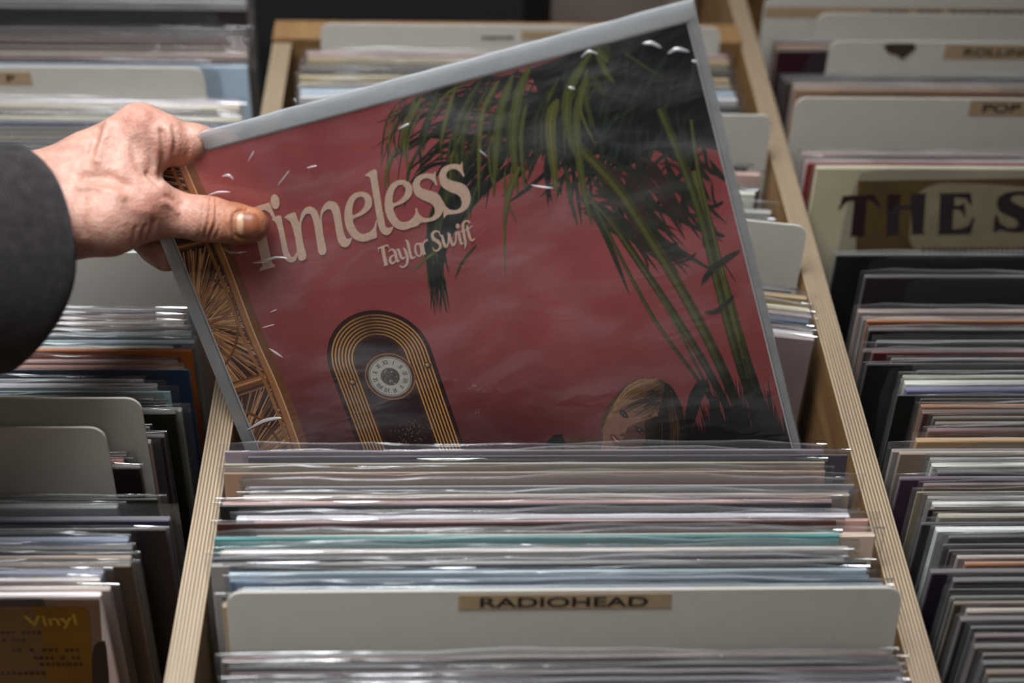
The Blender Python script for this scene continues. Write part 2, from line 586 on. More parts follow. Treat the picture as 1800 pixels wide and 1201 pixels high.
def fill(rows, side, lean, where, bin_, yawf=lambda k: 0.0, group='records'):
    prev = 9.0
    cnt = 0
    res = []
    for k, row in enumerate(rows):
        if k and yawf(k) != yawf(k - 1):
            prev = 9.0
        if row[0] == 'D':
            _, ypx, xpx, rise, w, label, tape = row
            h = (rise / 1000 - BF) / math.cos(lean)
            X, Y = place(xpx, ypx, rise / 1000, h, lean, yawf(k), side, w / 2)
            X = inside(X, w / 2, yawf(k), bin_, h, lean)
            X, Y = keep(X, Y, prev - 0.0016 - 0.0011, yawf(k))
            res.append(add_divider(X, Y, lean, yawf(k), w, h, label, tape))
            prev = ncoord(X, Y, yawf(k)) - 0.0004
            continue
        ypx, xpx, colour, rise, oh, cap = row
        cnt += 1
        zc = rise / 1000
        zt = zc + oh / 1000
        h = (zc - BF) / math.cos(lean)
        X, Y = place(xpx, ypx, zt, h + oh / 1000, lean, yawf(k), side, W_LP / 2 + 0.003)
        nxt = None
        for r2 in rows[k + 1:]:
            if r2[0] != 'D':
                z2 = (r2[3] + r2[4]) / 1000
                nxt = onz(r2[1], r2[0], z2)[1] - math.tan(lean) * (z2 - BF)
                break
        t = 0.0030
        if nxt is not None:
            t = min(0.0042, max(0.0012, (Y - nxt) - 0.0016))
        t = round(t * 2500) / 2500
        X = inside(X, W_LP / 2 + 0.0036, yawf(k), bin_, h + oh / 1000, lean)
        X, Y = keep(X, Y, prev - t - 0.0015, yawf(k))
        label = where(cnt, colour)
        res.append(add_record(X, Y, lean, yawf(k), colour, label, t, oh / 1000, cap, group, (zc - BF) / math.cos(lean) / H_LP))
        prev = ncoord(X, Y, yawf(k))
    return res

LEAN = math.radians(8)

# middle bin, in front of the raised album
mid_front = [
    (783, 1440, 'mauve', 32, 4, 1), (788, 1500, 'purple', 31, 4, 1), (802, 1415, 'taupe', 29, 3, 0), (812, 1440, 'tan', 26, 4, 1),
    (822, 1495, 'dark maroon', 21, 6, 1), (833, 1515, 'grey', 25, 8, 1), (846, 1500, 'taupe', 23, 3, 1), (858, 1470, 'pink', 23, 3, 1),
    (868, 1465, 'black', 24, 2, 1), (878, 1500, 'white', 21, 4, 1), (890, 1535, 'pink', 22, 4, 1), (900, 1455, 'maroon', 24, 2, 1),
    (908, 1545, 'cream', 20, 5, 1), (917, 1480, 'teal', 24, 3, 1), (930, 1500, 'silver grey', 20, 6, 1), (942, 1500, 'white', 23, 3, 1),
    (952, 1470, 'charcoal', 23, 3, 1), (962, 1490, 'grey', 23, 3, 1), (972, 1530, 'black', 25, 2, 1), (979, 1530, 'pale blue', 24, 2, 1),
    (988, 1535, 'slate blue', 23, 3, 1), (998, 1560, 'blue grey', 22, 4, 1), (1010, 1570, 'pale blue', 22, 4, 1), (1020, 1535, 'dark brown', 24, 2, 1),
    (1028, 1540, 'tan', 24, 2, 1),
    ('D', 1038, 1587, 41, 0.324, 'wide white divider card with brown lettered tape, nearest divider in the middle bin',
     (-0.052, 0.050, 0.0020, 0.0108, 'RADIOHEAD', 0.0080, 1.78, -0.0425)),
    (1146, 1575, 'brown', 19, 3, 1), (1158, 1592, 'black', 20, 3, 1), (1170, 1600, 'dark maroon', 20, 3, 1), (1184, 1600, 'charcoal', 20, 3, 1),
    (1198, 1605, 'mauve', 20, 3, 1), (1212, 1608, 'dark brown', 20, 3, 1), (1226, 1612, 'black', 20, 3, 1),
]
def w_mid(n, c):
    if n <= 25:
        return f'{c} record in clear sleeve, {ORD[n]} in front of the raised red album'
    return f'{c} record in clear sleeve, {ORD[n - 25]} in front of the lettered middle-bin divider'
fill(mid_front, 1, math.radians(17), w_mid, MID, group='records in the middle bin')

# middle bin, behind the raised album
mid_back = [
    ('D', 52, 1268, 26, 0.303, 'far white divider card above the raised album, at the wooden crossbar',
     (0.000, 0.052, 0.004, 0.011, None, 0.005, 1.9, 0.012)),
    (97, 1285, 'taupe', 8, 3, 1), (107, 1290, 'tan', 8, 3, 1), (118, 1288, 'brown', 8, 3, 1), (128, 1292, 'dark brown', 10, 2, 1),
    (138, 1290, 'tan', 10, 3, 1), (148, 1294, 'taupe', 8, 4, 1), (160, 1300, 'pale blue', 8, 4, 1), (172, 1304, 'white', 9, 3, 1),
    (186, 1306, 'dark brown', 9, 3, 1), (198, 1308, 'blue grey', 8, 4, 1),
    ('D', 207, 1358, 34, 0.312, 'white flared divider card beside the raised album, upper of two', None),
    (293, 1322, 'black', 12, 2, 1), (303, 1345, 'pink', 10, 3, 1), (318, 1346, 'charcoal', 8, 8, 0), (340, 1336, 'white', 14, 2, 0), (352, 1366, 'silver grey', 4, 9, 1), (390, 1368, 'black', 6, 3, 1),
    ('D', 403, 1440, 34, 0.315, 'white flared divider card beside the raised album, lower of two', None),
    (512, 1400, 'black', 10, 2, 1), (522, 1428, 'tan', 10, 3, 1), (540, 1440, 'cream', 9, 5, 1), (552, 1440, 'mauve', 9, 4, 1), (562, 1432, 'navy', 9, 3, 1),
    (574, 1436, 'dark brown', 8, 3, 1), (586, 1440, 'white', 9, 4, 1), (598, 1441, 'taupe', 12, 2, 1),
]
def yaw_back(k):
    if k <= 11:
        return 0.0
    if k <= 17:
        return -math.radians(2.5)
    return -math.radians(9)
def w_back(n, c):
    if n <= 10:
        return f'{c} record in clear sleeve, {ORD[n]} in front of the crossbar divider'
    if n <= 16:
        return f'{c} record end beside the album, {ORD[n - 10]} in front of the upper flared divider'
    return f'{c} record end beside the album, {ORD[n - 16]} in front of the lower flared divider'
fill(mid_back, 1, LEAN, w_back, MID, yaw_back, group='records in the middle bin')

# left bin
left = [
    (-14, 440, 'taupe', 10, 3, 1), (2, 440, 'grey', 22, 3, 0), (16, 440, 'black', 24, 2, 0), (52, 440, 'dark maroon', 10, 3, 0), (62, 440, 'dark brown', 10, 3, 0), (73, 442, 'maroon', 10, 2, 0),
    (83, 442, 'brown', 10, 3, 0), (94, 442, 'taupe', 10, 3, 0), (104, 444, 'maroon', 10, 2, 0), (114, 442, 'pale blue', 10, 3, 1),
    ('D', 124, 358, 32, 0.312, 'grey divider card with a corner tape label, above the hand', (-0.030, 0.0345, 0.004, 0.0135, 'P', 0.0078, 1.6, 0.0165)),
    (122, 440, 'white', 9, 3, 1), (136, 438, 'cream', 9, 3, 1), (150, 438, 'brown', 9, 3, 1), (164, 436, 'charcoal', 10, 2, 1), (176, 438, 'cream', 10, 3, 1), (188, 434, 'navy', 10, 3, 1),
    (202, 432, 'dark brown', 9, 3, 0), (212, 430, 'dark brown', 9, 3, 0), (222, 428, 'brown', 9, 3, 0), (234, 426, 'black', 9, 3, 0), (252, 424, 'charcoal', 9, 3, 0), (264, 424, 'dark brown', 9, 3, 0),
    (280, 420, 'charcoal', 9, 3, 0), (296, 420, 'brown', 9, 3, 0), (312, 416, 'charcoal', 9, 3, 0), (330, 412, 'maroon', 9, 3, 0), (350, 410, 'dark brown', 9, 3, 0), (372, 404, 'brown', 9, 3, 0),
    (436, 330, 'pale blue', 34, 3, 1),
    ('D', 446, 318, 34, 0.312, 'white divider card under the wrist, behind the orange record', None),
    (546, 330, 'dark brown', 9, 3, 1), (556, 332, 'brown', 9, 3, 1), (566, 332, 'taupe', 9, 3, 1), (576, 340, 'brown', 9, 3, 1), (586, 345, 'grey', 9, 3, 1), (597, 350, 'pale blue', 9, 4, 1),
    (610, 312, 'white', 9, 3, 1), (618, 347, 'orange', 13, 1, 0), (630, 320, 'pink', 9, 4, 1), (640, 332, 'salmon', 9, 4, 1), (652, 341, 'navy', 14, 1, 0), (660, 262, 'silver grey', 10, 3, 1), (668, 286, 'white', 10, 3, 1),
    (678, 308, 'pale blue', 9, 5, 1), (688, 282, 'dark maroon', 9, 3, 1), (704, 300, 'charcoal', 9, 3, 1), (709, 328, 'grey', 8, 5, 0), (726, 318, 'black', 12, 2, 1),
    (748, 272, 'grey', 10, 3, 0), (757, 298, 'charcoal', 8, 4, 0), (772, 275, 'taupe', 9, 2, 0),
    ('D', 692, 250, 42, 0.312, 'larger pale grey blank divider card in the left bin, rear of two overlapping', None),
    (796, 232, 'dark maroon', 8, 3, 1), (812, 226, 'red', 9, 2, 0), (822, 256, 'black', 12, 2, 0),
    ('D', 747, 186, 42, 0.312, 'pale grey blank divider card in the left bin, front of two overlapping', None),
    (872, 286, 'dark brown', 8, 4, 1), (878, 218, 'grey', 8, 3, 1), (894, 305, 'purple', 6, 10, 0), (930, 302, 'dark brown', 10, 2, 0), (940, 236, 'slate blue', 8, 4, 1),
    (956, 242, 'charcoal', 8, 4, 1), (974, 240, 'taupe', 9, 4, 1), (988, 240, 'brown', 9, 3, 1), (1004, 192, 'blue grey', 9, 3, 1), (1016, 186, 'white', 9, 3, 1), (1030, 204, 'taupe', 8, 3, 0), (1046, 188, 'white', 12, 2, 0),
]
def w_left(n, c):
    if n <= 10:
        return f'{c} record, left bin, {ORD[n]} from the back behind the taped grey divider'
    if n <= 29:
        return f'{c} record, left bin, {ORD[n - 10]} in front of the taped grey divider'
    if n <= 50:
        return f'{c} record, left bin, {ORD[n - 29]} in front of the divider under the wrist'
    if n <= 53:
        return f'{c} record, left bin, {ORD[n - 50]} between the two overlapping blank dividers'
    if n == 65:
        return 'white-edged record with brown cover and gold sticker, nearest in the left bin'
    return f'{c} record, left bin, {ORD[n - 53]} in front of the front blank divider'
left_things = fill(left, 1, LEAN, w_left, LEFT, group='records in the left bin')

# right bin
right = [
    ('D', -2, 1345, 30, 0.312, 'dim divider card with dark lettering, farthest in the right bin', (-0.155, 0.155, 0.008, 0.0165, None, 0.008, 1.5, 0)),
    ('D', 27, 1438, 30, 0.300, 'plain dim divider card in the right bin, second from the back', None),
    (40, 1345, 'maroon', 9, 3, 1), (50, 1350, 'tan', 9, 3, 1), (60, 1352, 'dark maroon', 9, 3, 1),
    ('D', 76, 1460, 34, 0.305, 'grey divider card with dark triangular mark and lettered tape in the right bin', (-0.066, 0.06, 0.002, 0.013, 'ROLLING', 0.0085, 1.55, -0.052)),
    (112, 1362, 'black', 8, 3, 1), (130, 1372, 'dark brown', 8, 3, 1), (146, 1388, 'taupe', 10, 3, 1), (156, 1390, 'tan', 10, 2, 1),
    ('D', 176, 1398, 34, 0.315, 'large white divider card with short lettered tape in the right bin', (-0.033, 0.03, 0.0005, 0.0125, 'POP', 0.0088, 1.7, -0.024)),
    (268, 1404, 'taupe', 8, 3, 1), (278, 1406, 'white', 10, 4, 1), (286, 1412, 'red', 12, 2, 1), (292, 1428, 'cream', 24, 3, 0),
    (446, 1462, 'black', 14, 3, 1), (482, 1514, 'charcoal', 10, 4, 1), (543, 1502, 'taupe', 4, 4, 1), (553, 1510, 'grey', 6, 5, 1), (563, 1516, 'rust', 9, 2, 1), (578, 1520, 'black', 8, 3, 1),
    (594, 1535, 'charcoal', 8, 5, 0), (604, 1512, 'charcoal', 6, 7, 1), (619, 1526, 'maroon', 11, 2, 1), (630, 1560, 'dark maroon', 10, 3, 0), (640, 1504, 'black', 11, 2, 1),
    (645, 1605, 'charcoal', 9, 5, 0), (656, 1580, 'taupe', 9, 4, 1), (668, 1582, 'white', 9, 3, 1), (680, 1584, 'slate blue', 9, 3, 1), (690, 1570, 'black', 10, 4, 0), (694, 1610, 'charcoal', 10, 4, 1),
    (706, 1610, 'rust', 9, 3, 1), (716, 1612, 'brown', 9, 3, 1), (729, 1632, 'brown', 9, 3, 0), (738, 1636, 'brown', 9, 3, 0), (749, 1622, 'maroon', 9, 3, 1), (762, 1604, 'ochre', 7, 6, 0),
    (781, 1563, 'grey', 6, 7, 1), (792, 1574, 'taupe', 9, 4, 0), (802, 1628, 'grey', 9, 4, 1), (814, 1630, 'white', 9, 3, 1), (826, 1640, 'dark purple', 9, 3, 1), (836, 1574, 'purple', 9, 4, 1),
    (850, 1616, 'brown', 9, 3, 1), (860, 1604, 'taupe', 9, 4, 1), (868, 1622, 'grey', 9, 3, 1), (878, 1630, 'white', 9, 3, 1), (890, 1624, 'dark brown', 9, 4, 1), (900, 1640, 'taupe', 9, 3, 0),
    (911, 1612, 'charcoal', 8, 5, 1), (924, 1636, 'white', 9, 3, 0), (943, 1660, 'black', 9, 3, 1), (956, 1650, 'charcoal', 9, 3, 0), (966, 1660, 'charcoal', 9, 3, 0), (976, 1674, 'taupe', 9, 3, 0), (988, 1688, 'rust', 9, 3, 0),
    (998, 1628, 'dark purple', 9, 4, 0), (1014, 1668, 'charcoal', 9, 4, 0), (1032, 1660, 'black', 9, 4, 0), (1044, 1664, 'charcoal', 8, 4, 0), (1056, 1668, 'brown', 9, 3, 0), (1068, 1690, 'taupe', 9, 3, 0),
    (1080, 1680, 'charcoal', 9, 4, 0), (1100, 1700, 'black', 9, 4, 0), (1116, 1706, 'dark maroon', 9, 3, 0), (1132, 1706, 'charcoal', 8, 4, 0), (1150, 1720, 'dark brown', 9, 3, 0), (1164, 1720, 'black', 9, 3, 0),
    (1180, 1726, 'brown', 9, 3, 0), (1196, 1730, 'charcoal', 9, 3, 0), (1212, 1735, 'black', 9, 3, 0),
]
def w_right(n, c):
    if n <= 3:
        return f'{c} record, right bin, {ORD[n]} behind the triangle-marked divider'
    if n <= 7:
        return f'{c} record, right bin, {ORD[n - 3]} in front of the triangle-marked divider'
    if n <= 10:
        return f'{c} record, right bin, {ORD[n - 7]} behind the large-lettered cream cover'
    if n == 11:
        return 'cream record cover with large dark serif lettering and gold panel, right bin'
    k = n - 11
    if k <= 23:
        return f'{c} record, right bin, {ORD[k]} in front of the large-lettered cream cover'
    if k <= 42:
        return f'{c} record, right bin, {ORD[k - 23]} in front of the ochre-edged sleeve'
    return f'{c} record, right bin bottom corner, {ORD[k - 42]} counting forward from the dark purple one'
right_things = fill(right, -1, LEAN, w_right, RIGHT, group='records in the right bin')

# ------------------------------------------------------------------ the raised album
W_AL = H_AL = 0.2935
def rotvec(v):
    th = np.linalg.norm(v)
    k = np.array(v) / th
    K = np.array([[0, -k[2], k[1]], [k[2], 0, -k[0]], [-k[1], k[0], 0]])
    return np.eye(3) + math.sin(th) * K + (1 - math.cos(th)) * K @ K

A_rot = Rcw @ rotvec(np.array([0.40323736, -0.18649251, 0.25776767]))
A_u, A_v, A_n = A_rot[:, 0], A_rot[:, 1], A_rot[:, 2]
A_tl = CAM + Rcw @ (np.array([-0.20665456, 0.09852698, -0.7965331]) * (W_AL / 0.312))
A_org = A_tl + A_u * (W_AL / 2) - A_v * H_AL
album = thing('vinyl_record', 'raised red album cover with cream lettering, palm and clock, held by the hand', 'record')
mw = Matrix.Identity(4)
for i in range(3):
    mw[i][0], mw[i][1], mw[i][2], mw[i][3] = A_u[i], -A_n[i], A_v[i], A_org[i]
album.matrix_world = mw

def art(px, py):
    """where a point of the print lies on the cover (metres from bottom centre)"""
    d = ray(px, py)
    t = np.dot(A_org - CAM, A_n) / np.dot(d, A_n)
    q = CAM + d * t - A_org
    return float(q @ A_u), float(q @ A_v)

def album_depth(px, py):
    d = ray(px, py)
    return float(np.dot(A_org - CAM, A_n) / np.dot(d, A_n))

HX = W_AL / 2
cover = bevel_box('cover', -HX, HX, 0, 0.004, 0, H_AL, 0.0005, simple('cover_white_card', srgb(226, 226, 226), 0.5, 0.05), album)

def print_wall_material():
    mt, nt, out = new_mat('printed_red_wall')
    b = nd(nt, 'ShaderNodeBsdfPrincipled', i_Roughness=0.4)
    b.inputs['Specular IOR Level'].default_value = 0.25
    tc = nd(nt, 'ShaderNodeTexCoord')
    n1 = nd(nt, 'ShaderNodeTexNoise', i_Scale=14.0, i_Detail=3.0)
    n2 = nd(nt, 'ShaderNodeTexNoise', i_Scale=1100.0, i_Detail=2.0)
    nt.links.new(tc.outputs['Object'], n1.inputs['Vector'])
    nt.links.new(tc.outputs['Object'], n2.inputs['Vector'])
    rp = nd(nt, 'ShaderNodeValToRGB')
    rp.color_ramp.elements[0].position = 0.3
    rp.color_ramp.elements[0].color = srgb(170, 78, 78)
    rp.color_ramp.elements[1].position = 0.7
    rp.color_ramp.elements[1].color = srgb(204, 106, 106)
    nt.links.new(n1.outputs['Fac'], rp.inputs[0])
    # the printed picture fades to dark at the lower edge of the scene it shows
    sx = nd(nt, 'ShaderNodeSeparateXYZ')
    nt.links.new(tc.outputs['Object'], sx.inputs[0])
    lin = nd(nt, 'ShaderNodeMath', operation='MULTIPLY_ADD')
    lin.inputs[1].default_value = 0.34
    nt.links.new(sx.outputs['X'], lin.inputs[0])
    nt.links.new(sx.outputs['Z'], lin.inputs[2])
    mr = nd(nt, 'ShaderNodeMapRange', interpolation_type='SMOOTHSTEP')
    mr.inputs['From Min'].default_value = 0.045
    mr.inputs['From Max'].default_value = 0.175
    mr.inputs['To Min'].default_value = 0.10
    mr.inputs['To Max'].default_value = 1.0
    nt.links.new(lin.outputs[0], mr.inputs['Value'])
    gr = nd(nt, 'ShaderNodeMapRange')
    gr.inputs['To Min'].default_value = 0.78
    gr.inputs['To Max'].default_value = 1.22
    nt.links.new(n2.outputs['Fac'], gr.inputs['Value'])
    mu = nd(nt, 'ShaderNodeMath', operation='MULTIPLY')
    nt.links.new(mr.outputs[0], mu.inputs[0])
    nt.links.new(gr.outputs[0], mu.inputs[1])
    vs = nd(nt, 'ShaderNodeVectorMath', operation='SCALE')
    nt.links.new(rp.outputs[0], vs.inputs[0])
    nt.links.new(mu.outputs[0], vs.inputs['Scale'])
    nt.links.new(vs.outputs[0], b.inputs['Base Color'])
    nt.links.new(b.outputs[0], out.inputs[0])
    return mt

PX = HX - 0.0011
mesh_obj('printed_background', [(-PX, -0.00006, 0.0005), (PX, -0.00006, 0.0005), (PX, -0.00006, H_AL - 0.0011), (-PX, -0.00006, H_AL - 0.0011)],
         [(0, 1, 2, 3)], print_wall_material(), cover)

class Print:
    """flat printed shapes on the cover, given as outlines; each shape lies a hair above the one before"""
    level = 0.00009
    def __init__(self, start=0.00009):
        self.v, self.f, self.c = [], [], []
        Print.level = start
    def clampuv(self, u, w):
        return min(PX, max(-PX, u)), min(H_AL - 0.0011, max(0.0005, w))
    def poly(self, outer, color, holes=(), uv=False):
        Print.level += 0.00000035
        loops = [outer] + list(holes)
        pts = []
        for lp in loops:
            q = []
            for p in lp:
                a, b = (p[0], p[1]) if uv else art(p[0], p[1])
                q.append(self.clampuv(a, b))
            pts.append(q)
        flat = [Vector((a, b, 0)) for q in pts for a, b in q]
        tris = tessellate_polygon([[Vector((a, b, 0)) for a, b in q] for q in pts])
        base = len(self.v)
        self.v += [(p.x, -Print.level, p.y) for p in flat]
        for t in tris:
            a, b, c = [flat[i] for i in t]
            if (b - a).cross(c - a).z < 0:
                t = (t[0], t[2], t[1])
            self.f.append(tuple(base + i for i in t))
            self.c.append(color)
    def strip(self, pts, widths, color, uv=False, n=5, color2=None):
        Print.level += 0.00000035
        P = smooth_path(pts, n)
        L = len(P)
        base = len(self.v)
        for i, p in enumerate(P):
            d = P[min(i + 1, L - 1)] - P[max(i - 1, 0)]
            d = d / (np.linalg.norm(d) + 1e-9)
            s = i / (L - 1) * (len(widths) - 1)
            k = min(int(s), len(widths) - 2)
            w = widths[k] + (widths[k + 1] - widths[k]) * (s - k)
            nn = np.array([-d[1], d[0]]) * w / 2
            for q in (p + nn, p - nn):
                a, b = (q[0], q[1]) if uv else art(q[0], q[1])
                a, b = self.clampuv(a, b)
                self.v.append((a, -Print.level, b))
        for i in range(L - 1):
            a = base + 2 * i
            self.f.append((a, a + 1, a + 3, a + 2))
            if color2:
                t = i / (L - 1)
                self.c.append(tuple(color[k] * (1 - t) + color2[k] * t for k in range(3)))
            else:
                self.c.append(color)
    def build(self, name, mat=None, gain=1.15):
        o = mesh_obj(name, self.v, self.f, mat or M_attr, cover)
        at = o.data.color_attributes.new('ink', 'FLOAT_COLOR', 'CORNER')
        vals = []
        for p, c in zip(o.data.polygons, self.c):
            vals += list(srgb(*[min(255, k * gain) for k in c])) * len(p.vertices)
        at.data.foreach_set('color', vals)
        return o

def ell(cx, cy, rx, ry, rot=0.0, n=28):
    out = []
    for k in range(n):
        a = 2 * math.pi * k / n
        x, y = rx * math.cos(a), ry * math.sin(a)
        out.append((cx + x * math.cos(rot) - y * math.sin(rot), cy + x * math.sin(rot) + y * math.cos(rot)))
    return out

def fade(c, f):
    return tuple(v * f for v in c)

# ---- wicker screen
pr = Print()
r2 = random.Random(5)
frame_l = [(281, 290), (345, 440), (408, 610), (475, 775), (505, 850)]
pr.poly([(240, 295), (318, 270), (350, 345), (398, 452), (448, 585), (492, 685), (528, 785), (545, 850), (430, 850), (330, 480)], (58, 36, 34))
def clip_line(c, ang, r0, r1, poly):
    pts = []
    for k in range(25):
        r = r0 + (r1 - r0) * k / 24
        p = (c[0] + r * math.cos(ang), c[1] + r * math.sin(ang))
        inside = False
        j = len(poly) - 1
        for i in range(len(poly)):
            if (poly[i][1] > p[1]) != (poly[j][1] > p[1]) and p[0] < (poly[j][0] - poly[i][0]) * (p[1] - poly[i][1]) / (poly[j][1] - poly[i][1]) + poly[i][0]:
                inside = not inside
            j = i
        if inside:
            pts.append(p)
        elif pts:
            break
    return pts
panel1 = [(300, 445), (368, 430), (398, 490), (436, 592), (468, 655), (400, 682), (370, 620), (330, 520)]
panel2 = [(418, 700), (485, 668), (510, 730), (535, 800), (455, 800)]
panel0 = [(250, 300), (312, 292), (352, 420), (312, 430)]
wick = [(176, 128, 86), (150, 104, 66), (196, 150, 106), (128, 88, 56)]
for k in range(330):
    a = r2.uniform(-2.2, 2.2)
    seg = clip_line((343 + r2.uniform(-8, 8), 575 + r2.uniform(-10, 10)), a, r2.choice([8, 30, 60]), r2.uniform(70, 190), panel1)
    if len(seg) > 2:
        pr.strip([seg[0], seg[-1]], [2.6, 1.8], r2.choice(wick))
for k in range(130):
    a = r2.uniform(-2.2, 0.1)
    seg = clip_line((400 + r2.uniform(-8, 8), 850 + r2.uniform(-8, 8)), a, 60, r2.uniform(110, 240), panel2)
    if len(seg) > 2:
        pr.strip([seg[0], seg[-1]], [2.2, 1.6], r2.choice(wick))
for k in range(26):
    y = 300 + k * 4
    pr.strip([(262 + r2.uniform(-6, 6), y - 6 + r2.uniform(-5, 5)), (340 + (k * 1.2), y + 10 + r2.uniform(-10, 5))], [1.4, 1.6], r2.choice(wick))
for ring, rr in (((343, 575), 82), ((400, 850), 118)):
    pts = [(ring[0] + rr * 0.92 * math.cos(t), ring[1] + rr * 1.12 * math.sin(t)) for t in np.linspace(-1.25, 0.95, 26)]
    pr.strip([p for p in pts if p[1] < 790], [4.5, 4.5], (104, 66, 38), n=2)
def bar(pts, w):
    pr.strip(pts, [w, w], (112, 68, 38))
    off = lambda d: [(x + d, y) for x, y in pts]
    pr.strip(off(-w * 0.22), [w * 0.42, w * 0.42], (160, 104, 62))
    pr.strip(off(-w * 0.05), [w * 0.10, w * 0.10], (206, 160, 116))
bar([(408, 682), (452, 668), (492, 655)], 19)
pr.strip([(414, 697), (492, 671)], [3.5, 3.5], (140, 92, 54))
bar([(312, 436), (345, 428), (362, 424)], 11)
bar([(318, 270), (350, 345), (398, 452), (448, 585), (492, 685), (528, 785), (545, 850)], 27)
pr.strip([(294, 275), (330, 355), (378, 462), (428, 592), (474, 690), (508, 785), (525, 850)], [6, 6], (146, 98, 58))
pr.build('printed_screen', gain=1.3)

# ---- clock
pr = Print()
cu_, cv_ = art(668, 633)
def stadium(r, low=-0.20):
    pts = [(cu_ - r, cv_ + low)] + [(cu_ + r * math.cos(math.pi - a), cv_ + r * math.sin(a)) for a in np.linspace(0, math.pi, 36)] + [(cu_ + r, cv_ + low)]
    return pts
R0 = 0.02759
lowv = -(cv_ - 0.004)
pr.poly(stadium(R0 + 0.002108, lowv), (44, 18, 20), uv=True)
pr.poly(stadium(R0, lowv), (58, 34, 26), uv=True)
for k in range(7):
    r = R0 - 0.000766 - k * 0.001868
    path = stadium(r, lowv)
    Print.level += 0.00000035
    nseg = len(path)
    for i in range(nseg - 1):
        a = math.atan2(path[i][1] - cv_, path[i][0] - cu_)
        lit = 0.62 + 0.5 * abs(math.cos(a)) ** 0.7 if path[i][1] >= cv_ else 1.05
        pr.strip([path[i], path[i + 1]], [0.000814, 0.000814], fade((172, 126, 70), lit), uv=True, n=1)
pr.poly(stadium(R0 - 0.014178, lowv), (44, 22, 24), uv=True)
du, dv = art(686, 662)
E_ = lambda r, rx=1.0: ell(du, dv, r * rx, r, n=40)
pr.poly(E_(0.01437), (56, 30, 20), uv=True)
pr.poly(E_(0.014178), (150, 100, 58), holes=[E_(0.013508)], uv=True)
pr.poly(E_(0.012837), (92, 58, 40), uv=True)
pr.poly(E_(0.012071), (150, 150, 142), uv=True)
pr.poly(E_(0.011496), (96, 98, 92), holes=[E_(0.011209)], uv=True)
pr.poly(E_(0.011113), (176, 170, 160), uv=True)
pr.poly(E_(0.005365), (74, 70, 64), uv=True)
for k in range(26):
    a, r = r2.uniform(0, 6.28), 0.004982 * math.sqrt(r2.random())
    pr.poly(ell(du + r * math.cos(a), dv + r * math.sin(a), 0.000575, 0.000383, r2.uniform(0, 3), 8), r2.choice([(150, 142, 128), (40, 38, 36), (118, 110, 98)]), uv=True)
NUM = ['XII', 'I', 'II', 'III', 'IIII', 'V', 'VI', 'VII', 'VIII', 'IX', 'X', 'XI']
for k, s_ in enumerate(NUM):
    a = math.pi / 2 - k * math.pi / 6
    ax = np.array([math.cos(a), math.sin(a)])
    tx = np.array([math.sin(a), -math.cos(a)])
    wd = {'I': 0.000766, 'V': 0.001533, 'X': 0.001533}
    tot = sum(wd[c] for c in s_)
    x = -tot / 2
    at_ = lambda t, r: tuple(np.array([du, dv]) + ax * r + tx * t)
    for c in s_:
        w_ = wd[c]
        if c == 'I':
            st = [((x + w_ / 2, 0.007377), (x + w_ / 2, 0.010059))]
        elif c == 'V':
            st = [((x + 0.000192, 0.010059), (x + w_ / 2, 0.007377)), ((x + w_ / 2, 0.007377), (x + w_ - 0.000192, 0.010059))]
        else:
            st = [((x + 0.000192, 0.010059), (x + w_ - 0.000192, 0.007377)), ((x + 0.000192, 0.007377), (x + w_ - 0.000192, 0.010059))]
        for p, q in st:
            pr.strip([at_(*p), at_(*q)], [0.000383, 0.000383], (40, 36, 34), uv=True, n=1)
        x += w_
for kx, ky in ((752, 642), (620, 672)):
    ku, kv = art(kx, ky)
    pr.poly(ell(ku, kv, 0.002012, 0.002012), (48, 30, 20), uv=True)
    pr.poly(ell(ku - 0.000192, kv + 0.000287, 0.001341, 0.001341), (136, 100, 64), uv=True)
    pr.poly(ell(ku - 0.000287, kv + 0.000479, 0.000575, 0.000575), (200, 168, 120), uv=True)
for k in range(60):
    x, y = r2.gauss(715, 17), r2.gauss(765, 10)
    pr.strip([(x, y), (x + r2.uniform(-4, 4), y + r2.uniform(-5, 5))], [1.2, 1.0], r2.choice([(92, 86, 74), (60, 54, 48), (120, 110, 92)]), n=2)
pr.build('printed_clock', gain=1.3)

# ---- palm
pr = Print()
r3 = random.Random(21)
DK = [(24, 31, 28), (32, 40, 33), (40, 48, 38), (20, 26, 25)]
OL = [(84, 88, 40), (66, 74, 36), (96, 96, 46), (56, 64, 34)]
Z6 = lambda p: (640 + p[0] / 2.903, p[1] / 2.903)
def leaf(pts, w, color, c2=None, prof=(0.25, 0.9, 1.0, 0.75, 0.05)):
    pr.strip(pts, [w * k for k in prof], color, n=6, color2=c2)
# dense dark foliage, upper right
pr.poly([(930, 122), (1000, 92), (1100, 64), (1212, 34), (1240, 140), (1272, 262), (1230, 258), (1190, 285), (1150, 262), (1095, 300),
         (1050, 270), (1010, 300), (960, 268), (905, 262), (880, 236), (915, 208), (900, 176), (945, 160)], (24, 29, 27))
for k in range(170):
    x, y = r3.uniform(900, 1240), r3.uniform(60, 300)
    if y < 36 + (1212 - x) * 0.28:
        continue
    a = r3.uniform(1.2, 2.6)
    L = r3.uniform(40, 120)
    e = (x + L * math.cos(a), y + L * math.sin(a))
    leaf([(x, y), ((x + e[0]) / 2 + r3.uniform(-8, 8), (y + e[1]) / 2), e], r3.uniform(4, 11), r3.choice(DK + [(44, 52, 44)]))
